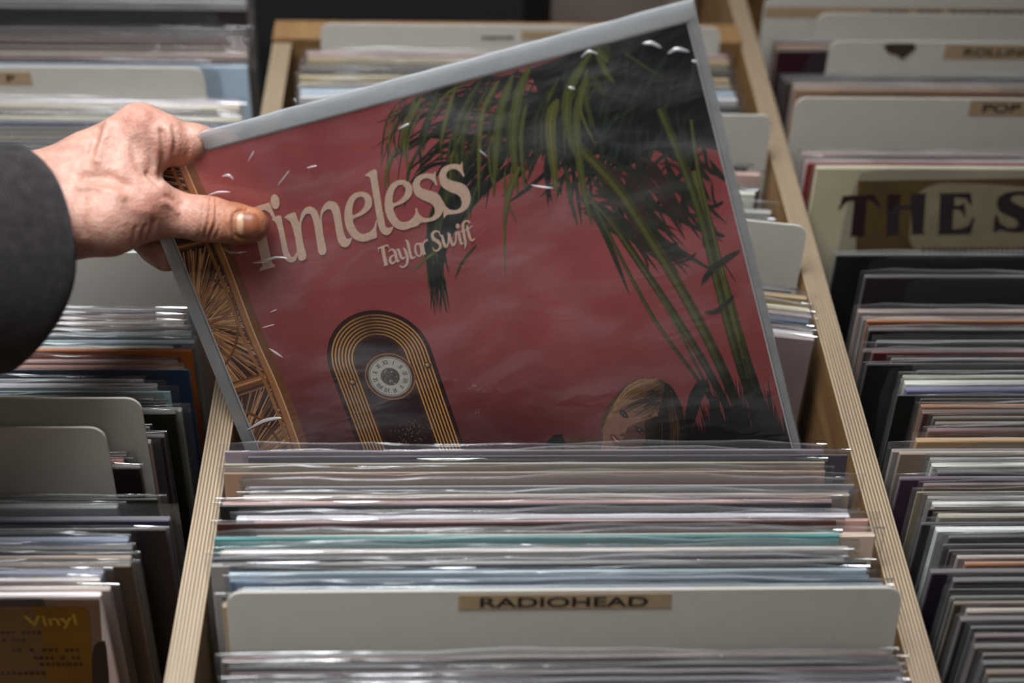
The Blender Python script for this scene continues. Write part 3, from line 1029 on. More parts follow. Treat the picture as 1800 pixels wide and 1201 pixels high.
# arching dark fronds to the left
for k in range(95):
    x, y = r3.uniform(790, 960), r3.uniform(120, 290)
    L = r3.uniform(50, 150)
    dx = -L * r3.uniform(0.5, 1.0)
    dy = L * r3.uniform(0.05, 0.7)
    leaf([(x, y), (x + dx * 0.5, y + dy * 0.2 - r3.uniform(0, 10)), (x + dx, y + dy)], r3.uniform(2.5, 7), r3.choice(DK))
for pts, w in [([(640, 540), (300, 545), (60, 630)], 12), ([(760, 600), (450, 640), (180, 790)], 26), ([(900, 560), (560, 500), (400, 540)], 30), ([(820, 640), (520, 700), (290, 810)], 20),
               ([(500, 440), (200, 600), (80, 860)], 9), ([(420, 470), (170, 620), (110, 900)], 9), ([(560, 560), (240, 700), (170, 930)], 8), ([(700, 430), (380, 470), (100, 600)], 10),
               ([(860, 400), (700, 430), (520, 580)], 26), ([(880, 700), (620, 760), (470, 900)], 22), ([(600, 700), (440, 760), (420, 1000)], 16), ([(700, 760), (560, 900), (545, 1120)], 14),
               ([(780, 740), (660, 880), (620, 1070)], 14)]:
    leaf([Z6(p) for p in pts], w / 2.903, r3.choice(DK))
for k in range(46):                        # dark bundle running down behind the lettering
    x = r3.uniform(800, 905)
    leaf([(x, r3.uniform(240, 310)), (770 + (x - 850) * 0.45 + r3.uniform(-6, 6), r3.uniform(380, 430)), (768 + r3.uniform(-14, 24), r3.uniform(470, 555))], r3.uniform(3, 8), r3.choice(DK + OL[3:]))
for k in range(9):
    x = r3.uniform(668, 720)
    leaf([(x + 26, r3.uniform(165, 190)), (x + 8, 220), (x, r3.uniform(245, 300))], r3.uniform(1.5, 3), r3.choice(DK + OL))
for x0, y0, x1, y1 in ((800, 420, 722, 480), (838, 430, 800, 490), (850, 300, 812, 430), (900, 290, 888, 490), (800, 300, 770, 430)):
    leaf([(x0, y0), ((x0 + x1) / 2 - 6, (y0 + y1) / 2), (x1, y1)], 5, r3.choice(OL))
# dim fronds behind the stems on the right
for k in range(40):
    x, y = r3.uniform(1010, 1190), r3.uniform(270, 380)
    leaf([(x, y), (x + r3.uniform(20, 60), y + r3.uniform(10, 50)), (x + r3.uniform(80, 150), y + r3.uniform(60, 150))], r3.uniform(5, 14), r3.choice([(58, 44, 42), (52, 56, 44), (64, 46, 44), (46, 48, 40)]))
for k in range(16):
    x, y = r3.uniform(1190, 1290), r3.uniform(300, 470)
    a = r3.uniform(2.4, 4.2)
    leaf([(x, y), (x + 18 * math.cos(a), y + 18 * math.sin(a)), (x + 50 * math.cos(a + 0.3), y + 50 * math.sin(a + 0.3))], r3.uniform(5, 12), (40, 42, 36))
# stems
def stem(pts, w, c):
    dark = fade(c, 0.12)
    P = smooth_path(pts, 6)
    for i in range(len(P) - 1):
        y = P[i][1]
        f = 1.0 if y < 600 else max(0.10, 1 - (y - 600) / 150)
        pr.strip([P[i], P[i + 1]], [w, w], fade(c, f * 0.72), n=1)
    for i in range(len(P) - 1):
        y = P[i][1]
        f = 1.0 if y < 600 else max(0.10, 1 - (y - 600) / 150)
        pr.strip([P[i] - np.array([w * 0.14, 0]), P[i + 1] - np.array([w * 0.14, 0])], [w * 0.42, w * 0.42], fade(c, f), n=1)
for pts, w, c in [([(1370, 800), (1320, 660), (1278, 520), (1246, 410), (1222, 300)], 18, (98, 98, 50)),
                  ([(1350, 790), (1300, 640), (1262, 500), (1238, 400), (1205, 300), (1160, 190)], 15, (84, 88, 46)),
                  ([(1330, 800), (1270, 650), (1215, 540), (1150, 430), (1085, 330), (1010, 250)], 18, (92, 90, 46)),
                  ([(1318, 800), (1250, 660), (1190, 560), (1130, 470), (1070, 380)], 13, (80, 78, 42)),
                  ([(1300, 800), (1235, 680), (1150, 560), (1075, 420), (1030, 330)], 6, (86, 90, 48)),
                  ([(1282, 760), (1228, 650), (1160, 520), (1095, 420), (1040, 350)], 4.5, (96, 98, 52)),
                  ([(1340, 780), (1300, 600), (1262, 440), (1228, 300), (1215, 210)], 6, (102, 104, 54))]:
    stem(pts, w, c)
for k in range(60):
    x = r3.uniform(1228, 1360)
    c = r3.choice([(30, 26, 18), (40, 36, 24), (26, 22, 16)])
    leaf([(x, r3.uniform(655, 740)), (x + 12, 745), (x + r3.uniform(16, 40), 810)], r3.uniform(3, 8), c, (8, 6, 6), (0.1, 0.5, 0.9, 1, 1))
leaf([(1240, 668), (1222, 700), (1205, 770)], 24, (26, 26, 22))
leaf([(1290, 520), (1262, 545), (1238, 548)], 9, (44, 44, 34))
leaf([(1300, 440), (1255, 470), (1232, 500)], 12, (44, 46, 36))
for k in range(46):
    x = 1200 + k * 4.6
    pr.strip([(x, 738 - 22 * math.sin(k / 45 * math.pi) + r3.uniform(-14, 14)), (x + 8, 775), (x + 12, 830)], [1.0, 6, 8], (16, 11, 10), n=2)
# bright hanging leaves in front
for k in range(46):
    x = r3.uniform(690, 1060)
    y = 36 + (1212 - x) * 0.268 + r3.uniform(14, 90)
    L = r3.uniform(60, 150)
    c = r3.choice(OL + [(48, 56, 32), (40, 48, 32)])
    leaf([(x, y), (x - L * 0.22, y + L * 0.45), (x - L * r3.uniform(0.15, 0.3), y + L)], r3.uniform(2.5, 5.5), c)
for pts, w in [([(300, 490), (215, 640), (205, 800)], 34), ([(380, 450), (330, 600), (300, 770)], 30), ([(470, 430), (420, 600), (390, 745)], 24), ([(600, 400), (480, 620), (465, 850)], 26),
               ([(560, 520), (510, 650), (500, 860)], 24), ([(690, 410), (600, 600), (585, 1020)], 28), ([(760, 380), (690, 600), (660, 1010)], 42), ([(850, 330), (790, 480), (760, 700), (785, 1000)], 52),
               ([(830, 530), (800, 700), (822, 990)], 26), ([(990, 505), (950, 640), (985, 1010)], 58), ([(1165, 255), (1050, 450), (1035, 620), (1072, 790)], 54), ([(1140, 350), (1085, 600), (1110, 900), (1162, 1150)], 42),
               ([(1150, 380), (1130, 500), (1180, 670)], 32), ([(1140, 400), (1105, 560), (1185, 745)], 18), ([(1185, 255), (1230, 360), (1278, 425)], 34), ([(1185, 225), (1215, 290), (1250, 315)], 56),
               ([(1200, 230), (1240, 250), (1252, 300)], 40), ([(1160, 370), (1195, 440), (1242, 492)], 44), ([(1030, 840), (1050, 1000), (1090, 1150)], 24), ([(720, 860), (722, 1000), (782, 1135)], 12),
               ([(795, 850), (740, 980), (712, 1160)], 30), ([(1310, 255), (1420, 330), (1530, 400)], 14), ([(520, 430), (420, 480), (330, 620)], 14), ([(270, 480), (225, 600), (180, 780)], 18)]:
    c = r3.choice(OL)
    P_ = [Z6(p) for p in pts]
    leaf(P_, w / 2.903, c, fade(c, 0.9))
    pr.strip(P_, [0.3, w / 2.903 * 0.14, 0.2], fade(c, 1.2))
pr.build('printed_palm', gain=1.22)

# ---- woman at the lower edge of the picture
pr = Print(0.00048)
Z9 = lambda p: (1000 + p[0] / 7.5, 640 + p[1] / 7.5)
zp = lambda L: [Z9(p) for p in L]
pr.poly(zp([(-60, 1060), (-10, 940), (60, 925), (200, 950), (440, 1000), (440, 1200), (-60, 1200)]), (86, 60, 42))
pr.poly(zp([(-300, 1200), (-290, 1020), (-200, 930), (-90, 920), (-60, 1000), (-40, 1200)]), (22, 22, 22))
pr.poly(smooth_path(zp([(430, 1200), (425, 820), (470, 620), (580, 450), (720, 290), (880, 200), (1050, 172), (1200, 200), (1340, 280), (1430, 420), (1500, 600), (1525, 850), (1510, 1200)]), 4), (84, 60, 42))
pr.poly(smooth_path(zp([(450, 1200), (452, 880), (500, 720), (600, 570), (740, 460), (960, 500), (1100, 600), (1190, 690), (1170, 900), (1050, 1060), (980, 1200)]), 4), (134, 96, 74))
pr.poly(smooth_path(zp([(770, 830), (880, 775), (1010, 735), (1190, 690), (1190, 900), (1070, 1060), (900, 1200), (690, 1200), (660, 1080), (700, 1000), (740, 930)]), 4), (86, 54, 38))
pr.poly(smooth_path(zp([(1000, 760), (1190, 690), (1180, 1000), (1060, 1200), (900, 1200), (1010, 1000)]), 4), (40, 24, 20))
pr.poly(smooth_path(zp([(1180, 640), (1260, 300), (1180, 200), (1340, 280), (1430, 420), (1500, 600), (1525, 850), (1510, 1200), (1150, 1200)]), 4), (34, 26, 24))
for k in range(70):                        # strands
    s_ = k / 69
    a = (r3.uniform(960, 1200), r3.uniform(180, 260))
    e = (430 + s_ * 160 + r3.uniform(-10, 10), 900 - s_ * 330 + r3.uniform(-40, 40))
    mid_ = ((a[0] + e[0]) / 2 - 90 + s_ * 60, (a[1] + e[1]) / 2 - 70)
    pr.strip(zp([a, mid_, e]), [0.5, 1.3, 0.5], r3.choice([(150, 112, 76), (120, 88, 60), (92, 66, 46), (168, 128, 90)]), n=5)
for k in range(46):                        # fringe
    s_ = k / 45
    a = (1180 + r3.uniform(-40, 20), 420 + s_ * 180)
    e = (640 + s_ * 420, 600 + s_ * 130 + r3.uniform(-20, 30))
    pr.strip(zp([a, ((a[0] + e[0]) / 2, (a[1] + e[1]) / 2 - 40 + s_ * 60), e]), [1.0, 1.4, 0.4], r3.choice([(140, 102, 70), (112, 80, 54), (70, 50, 40), (46, 36, 34)]), n=5)
for k in range(40):
    a = (r3.uniform(1120, 1240), r3.uniform(330, 520))
    pr.strip(zp([a, (a[0] - 70, a[1] + 20), (a[0] - r3.uniform(90, 190), a[1] + r3.uniform(40, 130))]), [1.6, 1.6, 0.4], r3.choice([(48, 38, 36), (60, 46, 40), (40, 32, 32)]), n=4)
for k in range(26):
    x = r3.uniform(1190, 1490)
    pr.strip(zp([(1230 + (x - 1200) * 0.5, r3.uniform(300, 600)), (x, 800), (x + r3.uniform(-15, 15), 1150)]), [0.4, 1.2, 0.6], r3.choice([(92, 64, 42), (66, 46, 32), (30, 24, 22)]), n=5)
for ex, ey in ((722, 652), (940, 872)):
    pr.poly(ell(*Z9((ex, ey)), 9.5, 4.6, 0.72), (44, 30, 26))
    pr.poly(ell(*Z9((ex + 8, ey + 6)), 5.4, 2.1, 0.72), (100, 96, 92))
    pr.poly(ell(*Z9((ex + 8, ey + 4)), 2.4, 2.4), (52, 56, 60))
    pr.strip(zp([(ex - 62, ey - 52), (ex, ey - 22), (ex + 60, ey + 50)]), [1.0, 1.8, 1.0], (30, 20, 18))
pr.strip(zp([(590, 640), (660, 610), (700, 590)]), [0.8, 1.6, 0.6], (84, 56, 40))
pr.poly(smooth_path(zp([(660, 930), (700, 905), (740, 915), (730, 945), (690, 950)]), 4), (92, 56, 42))
pr.poly(smooth_path(zp([(545, 925), (585, 915), (640, 960), (690, 1015), (680, 1060), (620, 1070), (570, 1030), (545, 980)]), 4), (104, 54, 46))
pr.strip(zp([(575, 945), (620, 1000), (668, 1022)]), [0.8, 2.4, 0.8], (188, 164, 150))
pr.poly(smooth_path(zp([(410, 1200), (430, 1060), (470, 1000), (520, 970), (530, 1020), (505, 1080), (500, 1200)]), 4), (130, 92, 70))
pr.build('printed_portrait', gain=1.3)

# ---- lettering
CREAM = (212, 170, 150)
ZT = lambda p: (420 + p[0] / 4.0909, 270 + p[1] / 4.0909)
G = {}
G['T'] = ([(5, 412), (120, 380), (222, 348), (240, 395), (264, 455), (246, 464), (222, 425), (190, 403), (158, 408), (180, 510), (205, 620), (240, 785), (262, 797), (262, 812), (152, 843), (152, 826), (172, 810), (130, 620), (88, 428), (60, 440), (35, 480), (18, 478)], [], 0)
G['i'] = ([(240, 468), (300, 443), (320, 520), (345, 640), (362, 710), (385, 742), (408, 722), (422, 700), (420, 745), (400, 775), (370, 780), (335, 760), (318, 715), (300, 620), (280, 530), (262, 490)], [], 1)
G['m'] = ([(332, 450), (398, 420), (415, 440), (432, 490), (440, 470), (455, 420), (480, 388), (515, 378), (555, 400), (575, 440), (582, 470), (592, 410), (615, 365), (650, 340), (690, 345), (720, 380), (735, 440), (750, 530), (765, 590), (785, 612), (815, 602), (800, 650), (770, 672), (735, 660), (712, 620), (700, 560), (685, 470), (670, 415), (650, 398), (620, 410), (602, 440), (598, 480), (610, 580), (630, 705), (580, 720), (560, 620), (540, 500), (525, 450), (505, 430), (480, 440), (460, 475), (450, 520), (465, 640), (487, 745), (432, 762), (412, 640), (390, 540), (370, 490), (345, 470)], [], 1)
eo = [(760, 460), (765, 390), (790, 325), (830, 285), (885, 272), (935, 290), (958, 330), (955, 375), (930, 410), (880, 445), (825, 470), (835, 520), (865, 565), (905, 575), (950, 555), (975, 520), (988, 478), (995, 480), (990, 545), (993, 600), (955, 615), (900, 632), (845, 620), (800, 580), (770, 520)]
eh = [(822, 440), (818, 400), (830, 345), (855, 315), (885, 308), (905, 325), (908, 355), (895, 390), (865, 420)]
sh = lambda L, d: [(x + d[0], y + d[1]) for x, y in L]
G['e'] = (eo, [eh], 1)
G['e2'] = (sh(eo, (290, -85)), [sh(eh, (290, -85))], 1)
G['l'] = ([(910, 150), (985, 112), (1000, 190), (1030, 380), (1050, 490), (1060, 525), (1080, 532), (1112, 522), (1095, 565), (1065, 585), (1030, 570), (1005, 520), (990, 440), (965, 290), (945, 180), (930, 162)], [], 1)
so = [(1255, 250), (1252, 215), (1270, 175), (1310, 148), (1365, 140), (1400, 145), (1410, 126), (1415, 130), (1418, 180), (1428, 222), (1420, 228), (1400, 200), (1370, 178), (1335, 178), (1310, 195), (1302, 220), (1315, 245), (1355, 260), (1410, 275), (1445, 300), (1468, 345), (1472, 390), (1455, 440), (1415, 475), (1360, 490), (1310, 495), (1290, 515), (1283, 515), (1280, 450), (1270, 395), (1277, 395), (1300, 435), (1335, 460), (1380, 458), (1408, 430), (1405, 385), (1380, 355), (1330, 335), (1285, 310), (1262, 280)]
G['s'] = (so, [], 1)
G['s2'] = ([(1255 + (x - 1255) * 1.03 + 189, 320 + (y - 320) * 1.03 - 62) for x, y in so], [], 1)
pr = Print(0.00055)
for k, (o_, hs, sm) in G.items():
    q = [ZT(p) for p in o_]
    q = smooth_path(q, 4, True) if sm else q
    pr.poly(q, CREAM, holes=[smooth_path([ZT(p) for p in h_], 4, True) for h_ in hs])
pr.poly(ell(*ZT((262, 344)), 7.8, 13.2, -0.12), CREAM)
pr.build('printed_title', gain=1.28)
pr = Print(0.00055)
def st(pts, *w):
    pr.strip([ZT(p) for p in pts], [k / 4.0909 for k in w], CREAM, n=6)
st([(1000, 682), (1040, 666), (1074, 656)], 12, 13, 12); st([(1003, 680), (1006, 706)], 9, 3); st([(1071, 656), (1086, 682)], 10, 3)
st([(1034, 668), (1046, 735), (1060, 800)], 26, 25, 25); st([(1040, 806), (1074, 795)], 8, 8)
st([(1078, 706), (1098, 686), (1122, 702), (1132, 745), (1142, 772), (1158, 764)], 8, 12, 22, 22, 16, 6)
st([(1124, 726), (1096, 740), (1088, 768), (1106, 788), (1134, 764)], 8, 14, 22, 16, 6)
st([(1134, 694), (1150, 690), (1164, 735), (1180, 752), (1200, 740)], 6, 18, 22, 16, 6)
st([(1186, 676), (1200, 700), (1214, 750), (1206, 795), (1180, 816), (1158, 802)], 10, 20, 20, 16, 12, 8)
st([(1198, 618), (1216, 640), (1236, 730), (1252, 750), (1272, 736)], 8, 20, 20, 16, 6)
pr.poly(ell(*ZT((1292, 690)), 7.6, 12.4, -0.15), CREAM, holes=[ell(*ZT((1292, 690)), 3.4, 9.6, -0.15)])
st([(1300, 642), (1318, 650), (1326, 690), (1336, 726)], 6, 20, 22, 22); st([(1322, 672), (1334, 634), (1360, 616)], 6, 12, 16)
st([(1448, 590), (1440, 562), (1414, 556), (1392, 578), (1402, 612), (1436, 634), (1450, 664), (1430, 694), (1404, 692), (1394, 668)], 3, 10, 14, 20, 26, 26, 20, 14, 10, 3)
st([(1446, 588), (1462, 592), (1474, 640), (1490, 668), (1506, 640), (1508, 578)], 5, 20, 22, 18, 12, 10)
st([(1500, 572), (1514, 580), (1526, 630), (1544, 656), (1562, 620), (1560, 560)], 5, 20, 22, 18, 12, 12)
st([(1568, 566), (1580, 566), (1590, 610), (1602, 648), (1616, 636)], 5, 20, 20, 16, 5)
pr.poly(ell(*ZT((1574, 519)), 3.2, 4.4, -0.1), CREAM)
st([(1664, 500), (1650, 484), (1628, 484), (1612, 510), (1618, 570), (1630, 640), (1626, 684)], 8, 14, 14, 18, 20, 18, 3)
st([(1592, 560), (1640, 544), (1682, 516)], 8, 10, 8)
st([(1640, 512), (1650, 560), (1664, 608), (1680, 622), (1700, 606)], 8, 20, 20, 16, 5)
pr.build('printed_subtitle', gain=1.28)

# ---- its clear outer sleeve
def sleeve_grid(name, x0, x1, z0, z1, y, amp, nx, nz, mat, seed):
    r = random.Random(seed)
    ph = [(r.uniform(10, 60), r.uniform(10, 60), r.uniform(0, 6.3)) for _ in range(7)]
    v, f = [], []
    for j in range(nz + 1):
        for i in range(nx + 1):
            x, z = x0 + (x1 - x0) * i / nx, z0 + (z1 - z0) * j / nz
            e = min(1, 12 * i / nx, 12 * (1 - i / nx), 12 * j / nz, 12 * (1 - j / nz))
            s = sum(math.sin(a * x + b * z + p) for a, b, p in ph) / len(ph)
            v.append((x, y - amp * e * (0.5 + 0.5 * s), z))
    for j in range(nz):
        for i in range(nx):
            a = j * (nx + 1) + i
            f.append((a, a + 1, a + nx + 2, a + nx + 1))
    return mesh_obj(name, v, f, mat, album, True)
M_afilm = film_material('album_sleeve_film', 0.02, 0.6, (0.9, 0.9, 0.92, 1), (16, 16, 34), 0.7, 0.10, 0.007, streak=0.12, bump2=0.3)  # streak puts broad bands of sheen into the film's milky colour
M_border = film_material('sleeve_margin_film', 0.58, 0.8, (0.93, 0.97, 1.0, 1), (20, 20, 20), 0.4, 0.15, 0.003, streak=0.30)
M_crease_glint = film_material('film_crease_glint', 0.55, 1.0, (0.97, 0.97, 1.0, 1), (60, 60, 60), 0.2, 0.12, 0.001)
FX0, FX1, FZ1 = -HX - 0.0068, HX + 0.0045, H_AL + 0.0088
slv = sleeve_grid('plastic_sleeve', FX0, FX1, -0.004, FZ1, -0.0022, 0.0012, 60, 60, M_afilm, 4)
bk = sleeve_grid('sleeve_back', FX0, FX1, -0.004, FZ1, 0.0048, 0.0004, 20, 20, M_film, 5)
# the empty margin of the sleeve round the cover: two sheets pressed together, slightly milky
def margin(name, pts):
    v = [(x, -0.0012, z) for x, z in pts] + [(x, 0.0034, z) for x, z in pts]
    n = len(pts)
    f = [tuple(range(n)), tuple(range(2 * n - 1, n - 1, -1))] + [((i + 1) % n, i, n + i, n + (i + 1) % n) for i in range(n)]
    return mesh_obj(name, v, f, M_border, album)
rr_ = random.Random(3)
topedge = [(FX0 + (FX1 - FX0) * k / 24, FZ1 + rr_.uniform(-0.0003, 0.0003)) for k in range(25)]
margin('sleeve_margin', [(FX0, H_AL + 0.0003), (FX1, H_AL + 0.0003)] + topedge[::-1])
margin('sleeve_margin', [(HX + 0.0003, 0), (HX + 0.0034, 0), (FX1, H_AL), (HX + 0.0003, H_AL)])
margin('sleeve_margin', [(FX0, 0), (-HX - 0.0003, 0), (-HX - 0.0003, H_AL), (FX0, H_AL)])

# raised film creases; their milky white colour stands in for glints of light
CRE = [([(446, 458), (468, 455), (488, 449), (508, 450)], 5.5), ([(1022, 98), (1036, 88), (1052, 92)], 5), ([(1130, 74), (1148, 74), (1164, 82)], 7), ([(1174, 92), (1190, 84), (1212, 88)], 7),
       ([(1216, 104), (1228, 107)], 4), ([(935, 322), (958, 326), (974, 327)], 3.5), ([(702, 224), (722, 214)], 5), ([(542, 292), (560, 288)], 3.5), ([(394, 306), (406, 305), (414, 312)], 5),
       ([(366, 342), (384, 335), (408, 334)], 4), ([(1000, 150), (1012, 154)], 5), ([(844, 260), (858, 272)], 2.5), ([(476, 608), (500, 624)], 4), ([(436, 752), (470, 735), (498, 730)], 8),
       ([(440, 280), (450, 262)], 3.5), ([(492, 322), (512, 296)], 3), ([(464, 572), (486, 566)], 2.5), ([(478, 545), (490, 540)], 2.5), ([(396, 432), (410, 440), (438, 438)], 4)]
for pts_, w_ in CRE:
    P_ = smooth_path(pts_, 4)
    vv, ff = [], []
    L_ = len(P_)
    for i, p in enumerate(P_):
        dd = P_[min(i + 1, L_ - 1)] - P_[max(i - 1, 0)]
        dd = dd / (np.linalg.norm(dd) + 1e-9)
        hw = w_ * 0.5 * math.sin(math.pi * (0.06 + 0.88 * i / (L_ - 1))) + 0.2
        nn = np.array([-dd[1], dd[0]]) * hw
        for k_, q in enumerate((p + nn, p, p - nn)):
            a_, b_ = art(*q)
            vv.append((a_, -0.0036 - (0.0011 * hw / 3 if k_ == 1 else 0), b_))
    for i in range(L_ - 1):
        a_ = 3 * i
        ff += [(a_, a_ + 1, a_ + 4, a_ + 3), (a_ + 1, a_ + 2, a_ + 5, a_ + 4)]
    mesh_obj('film_crease_glint', vv, ff, M_crease_glint, slv, True)

# ------------------------------------------------------------------ the hand
def cpt(px, py, depth):
    return np.array([(px - 900) / F * depth, (600.5 - py) / F * depth, -depth])

def AD(px, py, toward=0.0):
    return album_depth(px, py) - toward

# chains of (pixel x, pixel y, depth, radius); each is a bone of the left hand
D = AD(300, 330)
palm_ch = [
    [(20, 345, D - 0.030, 0.0230), (92, 338, D - 0.016, 0.0215), (160, 292, D - 0.010, 0.0180), (247, 227, D - 0.012, 0.0125)],
    [(20, 400, D - 0.030, 0.0200), (100, 388, D - 0.018, 0.0200), (175, 345, D - 0.013, 0.0200)],
    [(92, 340, D - 0.002, 0.0215), (150, 300, D + 0.006, 0.0170), (212, 251, D + 0.010, 0.0128)],
    [(92, 360, D + 0.010, 0.0190), (205, 300, D + 0.026, 0.0130)],
    [(100, 380, D + 0.014, 0.0170), (205, 345, D + 0.036, 0.0120)],
    [(175, 345, D - 0.013, 0.0190), (226, 288, D - 0.013, 0.0150), (254, 286, D - 0.014, 0.0105)],
]
thumb_ch = [[(105, 392, D - 0.022, 0.0195), (190, 388, D - 0.026, 0.0180), (262, 374, AD(280, 374, 0.0185), 0.0142), (305, 376, AD(305, 376, 0.0155), 0.0118),
             (352, 384, AD(352, 384, 0.0150), 0.0115), (372, 386, AD(372, 386, 0.0150), 0.0114), (412, 393, AD(412, 393, 0.0152), 0.0104), (441, 396, AD(441, 396, 0.0142), 0.0095)],
            [(210, 320, D - 0.018, 0.0160), (262, 350, D - 0.020, 0.0120)]]
index_ch = [[(247, 227, D - 0.012, 0.0128), (288, 246, D - 0.011, 0.0130), (316, 254, D - 0.006, 0.0112), (340, 249, AD(345, 260, -0.004), 0.0094), (392, 258, AD(404, 262, -0.0165), 0.0082), (420, 272, AD(420, 272, -0.0160), 0.0074)]]
rest_ch = [[(212, 251, D + 0.010, 0.0128), (285, 285, AD(285, 320, -0.030), 0.0100), (370, 320, AD(370, 320, -0.030), 0.0085), (395, 345, AD(395, 345, -0.0150), 0.0072)],
           [(205, 300, D + 0.026, 0.0120), (280, 350, AD(285, 350, -0.036), 0.0098), (350, 380, AD(350, 380, -0.032), 0.0082), (368, 400, AD(368, 400, -0.0150), 0.0070)],
           [(205, 345, D + 0.036, 0.0115), (240, 400, AD(262, 410, -0.030), 0.0105), (278, 434, AD(290, 446, -0.018), 0.0100), (292, 450, AD(297, 454, -0.0150), 0.0088)]]

allp = [cpt(*p[:3]) for ch in palm_ch + thumb_ch + index_ch + rest_ch for p in ch]
rmax = 0.03
lo = np.min(allp, 0) - rmax
hi = np.max(allp, 0) + rmax
HS = 0.00095
nx, ny, nz = [int(math.ceil((hi[i] - lo[i]) / HS)) + 1 for i in range(3)]
gx = (lo[0] + HS * np.arange(nx)).astype(np.float32)[:, None, None]
gy = (lo[1] + HS * np.arange(ny)).astype(np.float32)[None, :, None]
gz = (lo[2] + HS * np.arange(nz)).astype(np.float32)[None, None, :]

def seg_sdf(a, ra, b, rb):
    ab = b - a
    L2 = float(ab @ ab) + 1e-12
    t = ((gx - a[0]) * ab[0] + (gy - a[1]) * ab[1] + (gz - a[2]) * ab[2]) / np.float32(L2)
    t = np.clip(t, 0, 1)
    d = np.sqrt((gx - a[0] - t * ab[0]) ** 2 + (gy - a[1] - t * ab[1]) ** 2 + (gz - a[2] - t * ab[2]) ** 2)
    return (d - (ra + t * (rb - ra))).astype(np.float32)

def smin(a, b, k):
    h = np.clip(0.5 + 0.5 * (b - a) / k, 0, 1)
    return b + (a - b) * h - k * h * (1 - h)

def chains(chs, k):
    acc = None
    for ch in chs:
        cur = None
        for p, q in zip(ch[:-1], ch[1:]):
            s_ = seg_sdf(cpt(*p[:3]), p[3], cpt(*q[:3]), q[3])
            cur = s_ if cur is None else smin(cur, s_, 0.003)
        acc = cur if acc is None else smin(acc, cur, k)
    return acc
S_ = chains(palm_ch, 0.010)
S_ = smin(S_, chains(thumb_ch, 0.008), 0.006)
S_ = smin(S_, chains(index_ch, 0.004), 0.005)
S_ = smin(S_, chains(rest_ch, 0.0025), 0.003)

def surface_nets(Fld, org, h):
    n0, n1, n2 = Fld.shape
    ins = Fld < 0
    cs = {}
    acc = np.zeros((n0 - 1, n1 - 1, n2 - 1, 3), np.float32)
    cnt = np.zeros((n0 - 1, n1 - 1, n2 - 1), np.int16)
    def sl(o):
        return tuple(slice(o[i], Fld.shape[i] - 1 + o[i]) for i in range(3))
    for ax in range(3):
        others = [i for i in range(3) if i != ax]
        for u in (0, 1):
            for v in (0, 1):
                o0 = [0, 0, 0]
                o0[others[0]], o0[others[1]] = u, v
                o1 = list(o0)
                o1[ax] = 1
                A, B = Fld[sl(o0)], Fld[sl(o1)]
                mk = (A < 0) != (B < 0)
                t = np.where(mk, A / np.where(mk, A - B, 1), 0)
                for i in range(3):
                    acc[..., i] += np.where(mk, t if i == ax else o0[i], 0)
                cnt += mk
    act = cnt > 0
    idx = -np.ones(act.shape, np.int64)
    idx[act] = np.arange(act.sum())
    base = np.argwhere(act)
    V = org + h * (base + acc[act] / cnt[act][:, None])
    faces = []
    for ax in range(3):
        o = [i for i in range(3) if i != ax]
        A = np.take(ins, range(0, Fld.shape[ax] - 1), ax)
        B = np.take(ins, range(1, Fld.shape[ax]), ax)
        e = np.argwhere(A != B)
        m_ = np.ones(len(e), bool)
        for i in o:
            m_ &= (e[:, i] > 0) & (e[:, i] < Fld.shape[i] - 1)
        e = e[m_]
        fl_ = ins[tuple(e.T)]
        q = []
        for du_, dv_ in ((0, 0), (1, 0), (1, 1), (0, 1)):
            c = e.copy()
            c[:, o[0]] -= du_
            c[:, o[1]] -= dv_
            q.append(idx[tuple(c.T)])
        q = np.stack(q, 1)
        flip = fl_ if ax != 1 else ~fl_
        q[flip] = q[flip][:, ::-1]
        faces.append(q)
    return V, np.concatenate(faces)

V, Q = surface_nets(S_, lo, HS)
# relax the grid, then press in creases and raise tendons
nV = len(V)
ed = np.concatenate([Q[:, [0, 1]], Q[:, [1, 2]], Q[:, [2, 3]], Q[:, [3, 0]]])
deg = np.bincount(ed.ravel(), minlength=nV)[:, None]
def relax(V, it, lam=0.5):
    for _ in range(it):
        s = np.zeros_like(V)
        for k in range(3):
            s[:, k] = np.bincount(ed[:, 0], V[ed[:, 1], k], nV) + np.bincount(ed[:, 1], V[ed[:, 0], k], nV)
        V = V + lam * (s / deg - V)
    return V
V = relax(V, 6)
def normals(V):
    fn = np.cross(V[Q[:, 2]] - V[Q[:, 0]], V[Q[:, 3]] - V[Q[:, 1]])
    N = np.zeros_like(V)
    for k in range(4):
        for c in range(3):
            N[:, c] += np.bincount(Q[:, k], fn[:, c], nV)
    return N / (np.linalg.norm(N, axis=1)[:, None] + 1e-12)
N = normals(V)
if np.mean(np.einsum('ij,ij->i', N, V - V.mean(0))) < 0:
    Q = Q[:, ::-1]
    N = normals(V)
pxs = 900 + F * V[:, 0] / -V[:, 2]
pys = 600.5 - F * V[:, 1] / -V[:, 2]
facing = np.clip(np.einsum('ij,ij->i', N, -V / np.linalg.norm(V, axis=1)[:, None]) * 2.5, 0, 1)
facing *= (-V[:, 2] < D + 0.02)
def dist_poly(pts):
    P = np.array(smooth_path(pts, 5))
    best = np.full(nV, 1e9)
    for a, b in zip(P[:-1], P[1:]):
        ab = b - a
        t = np.clip(((pxs - a[0]) * ab[0] + (pys - a[1]) * ab[1]) / (ab @ ab + 1e-9), 0, 1)
        best = np.minimum(best, np.hypot(pxs - a[0] - t * ab[0], pys - a[1] - t * ab[1]))
    return best
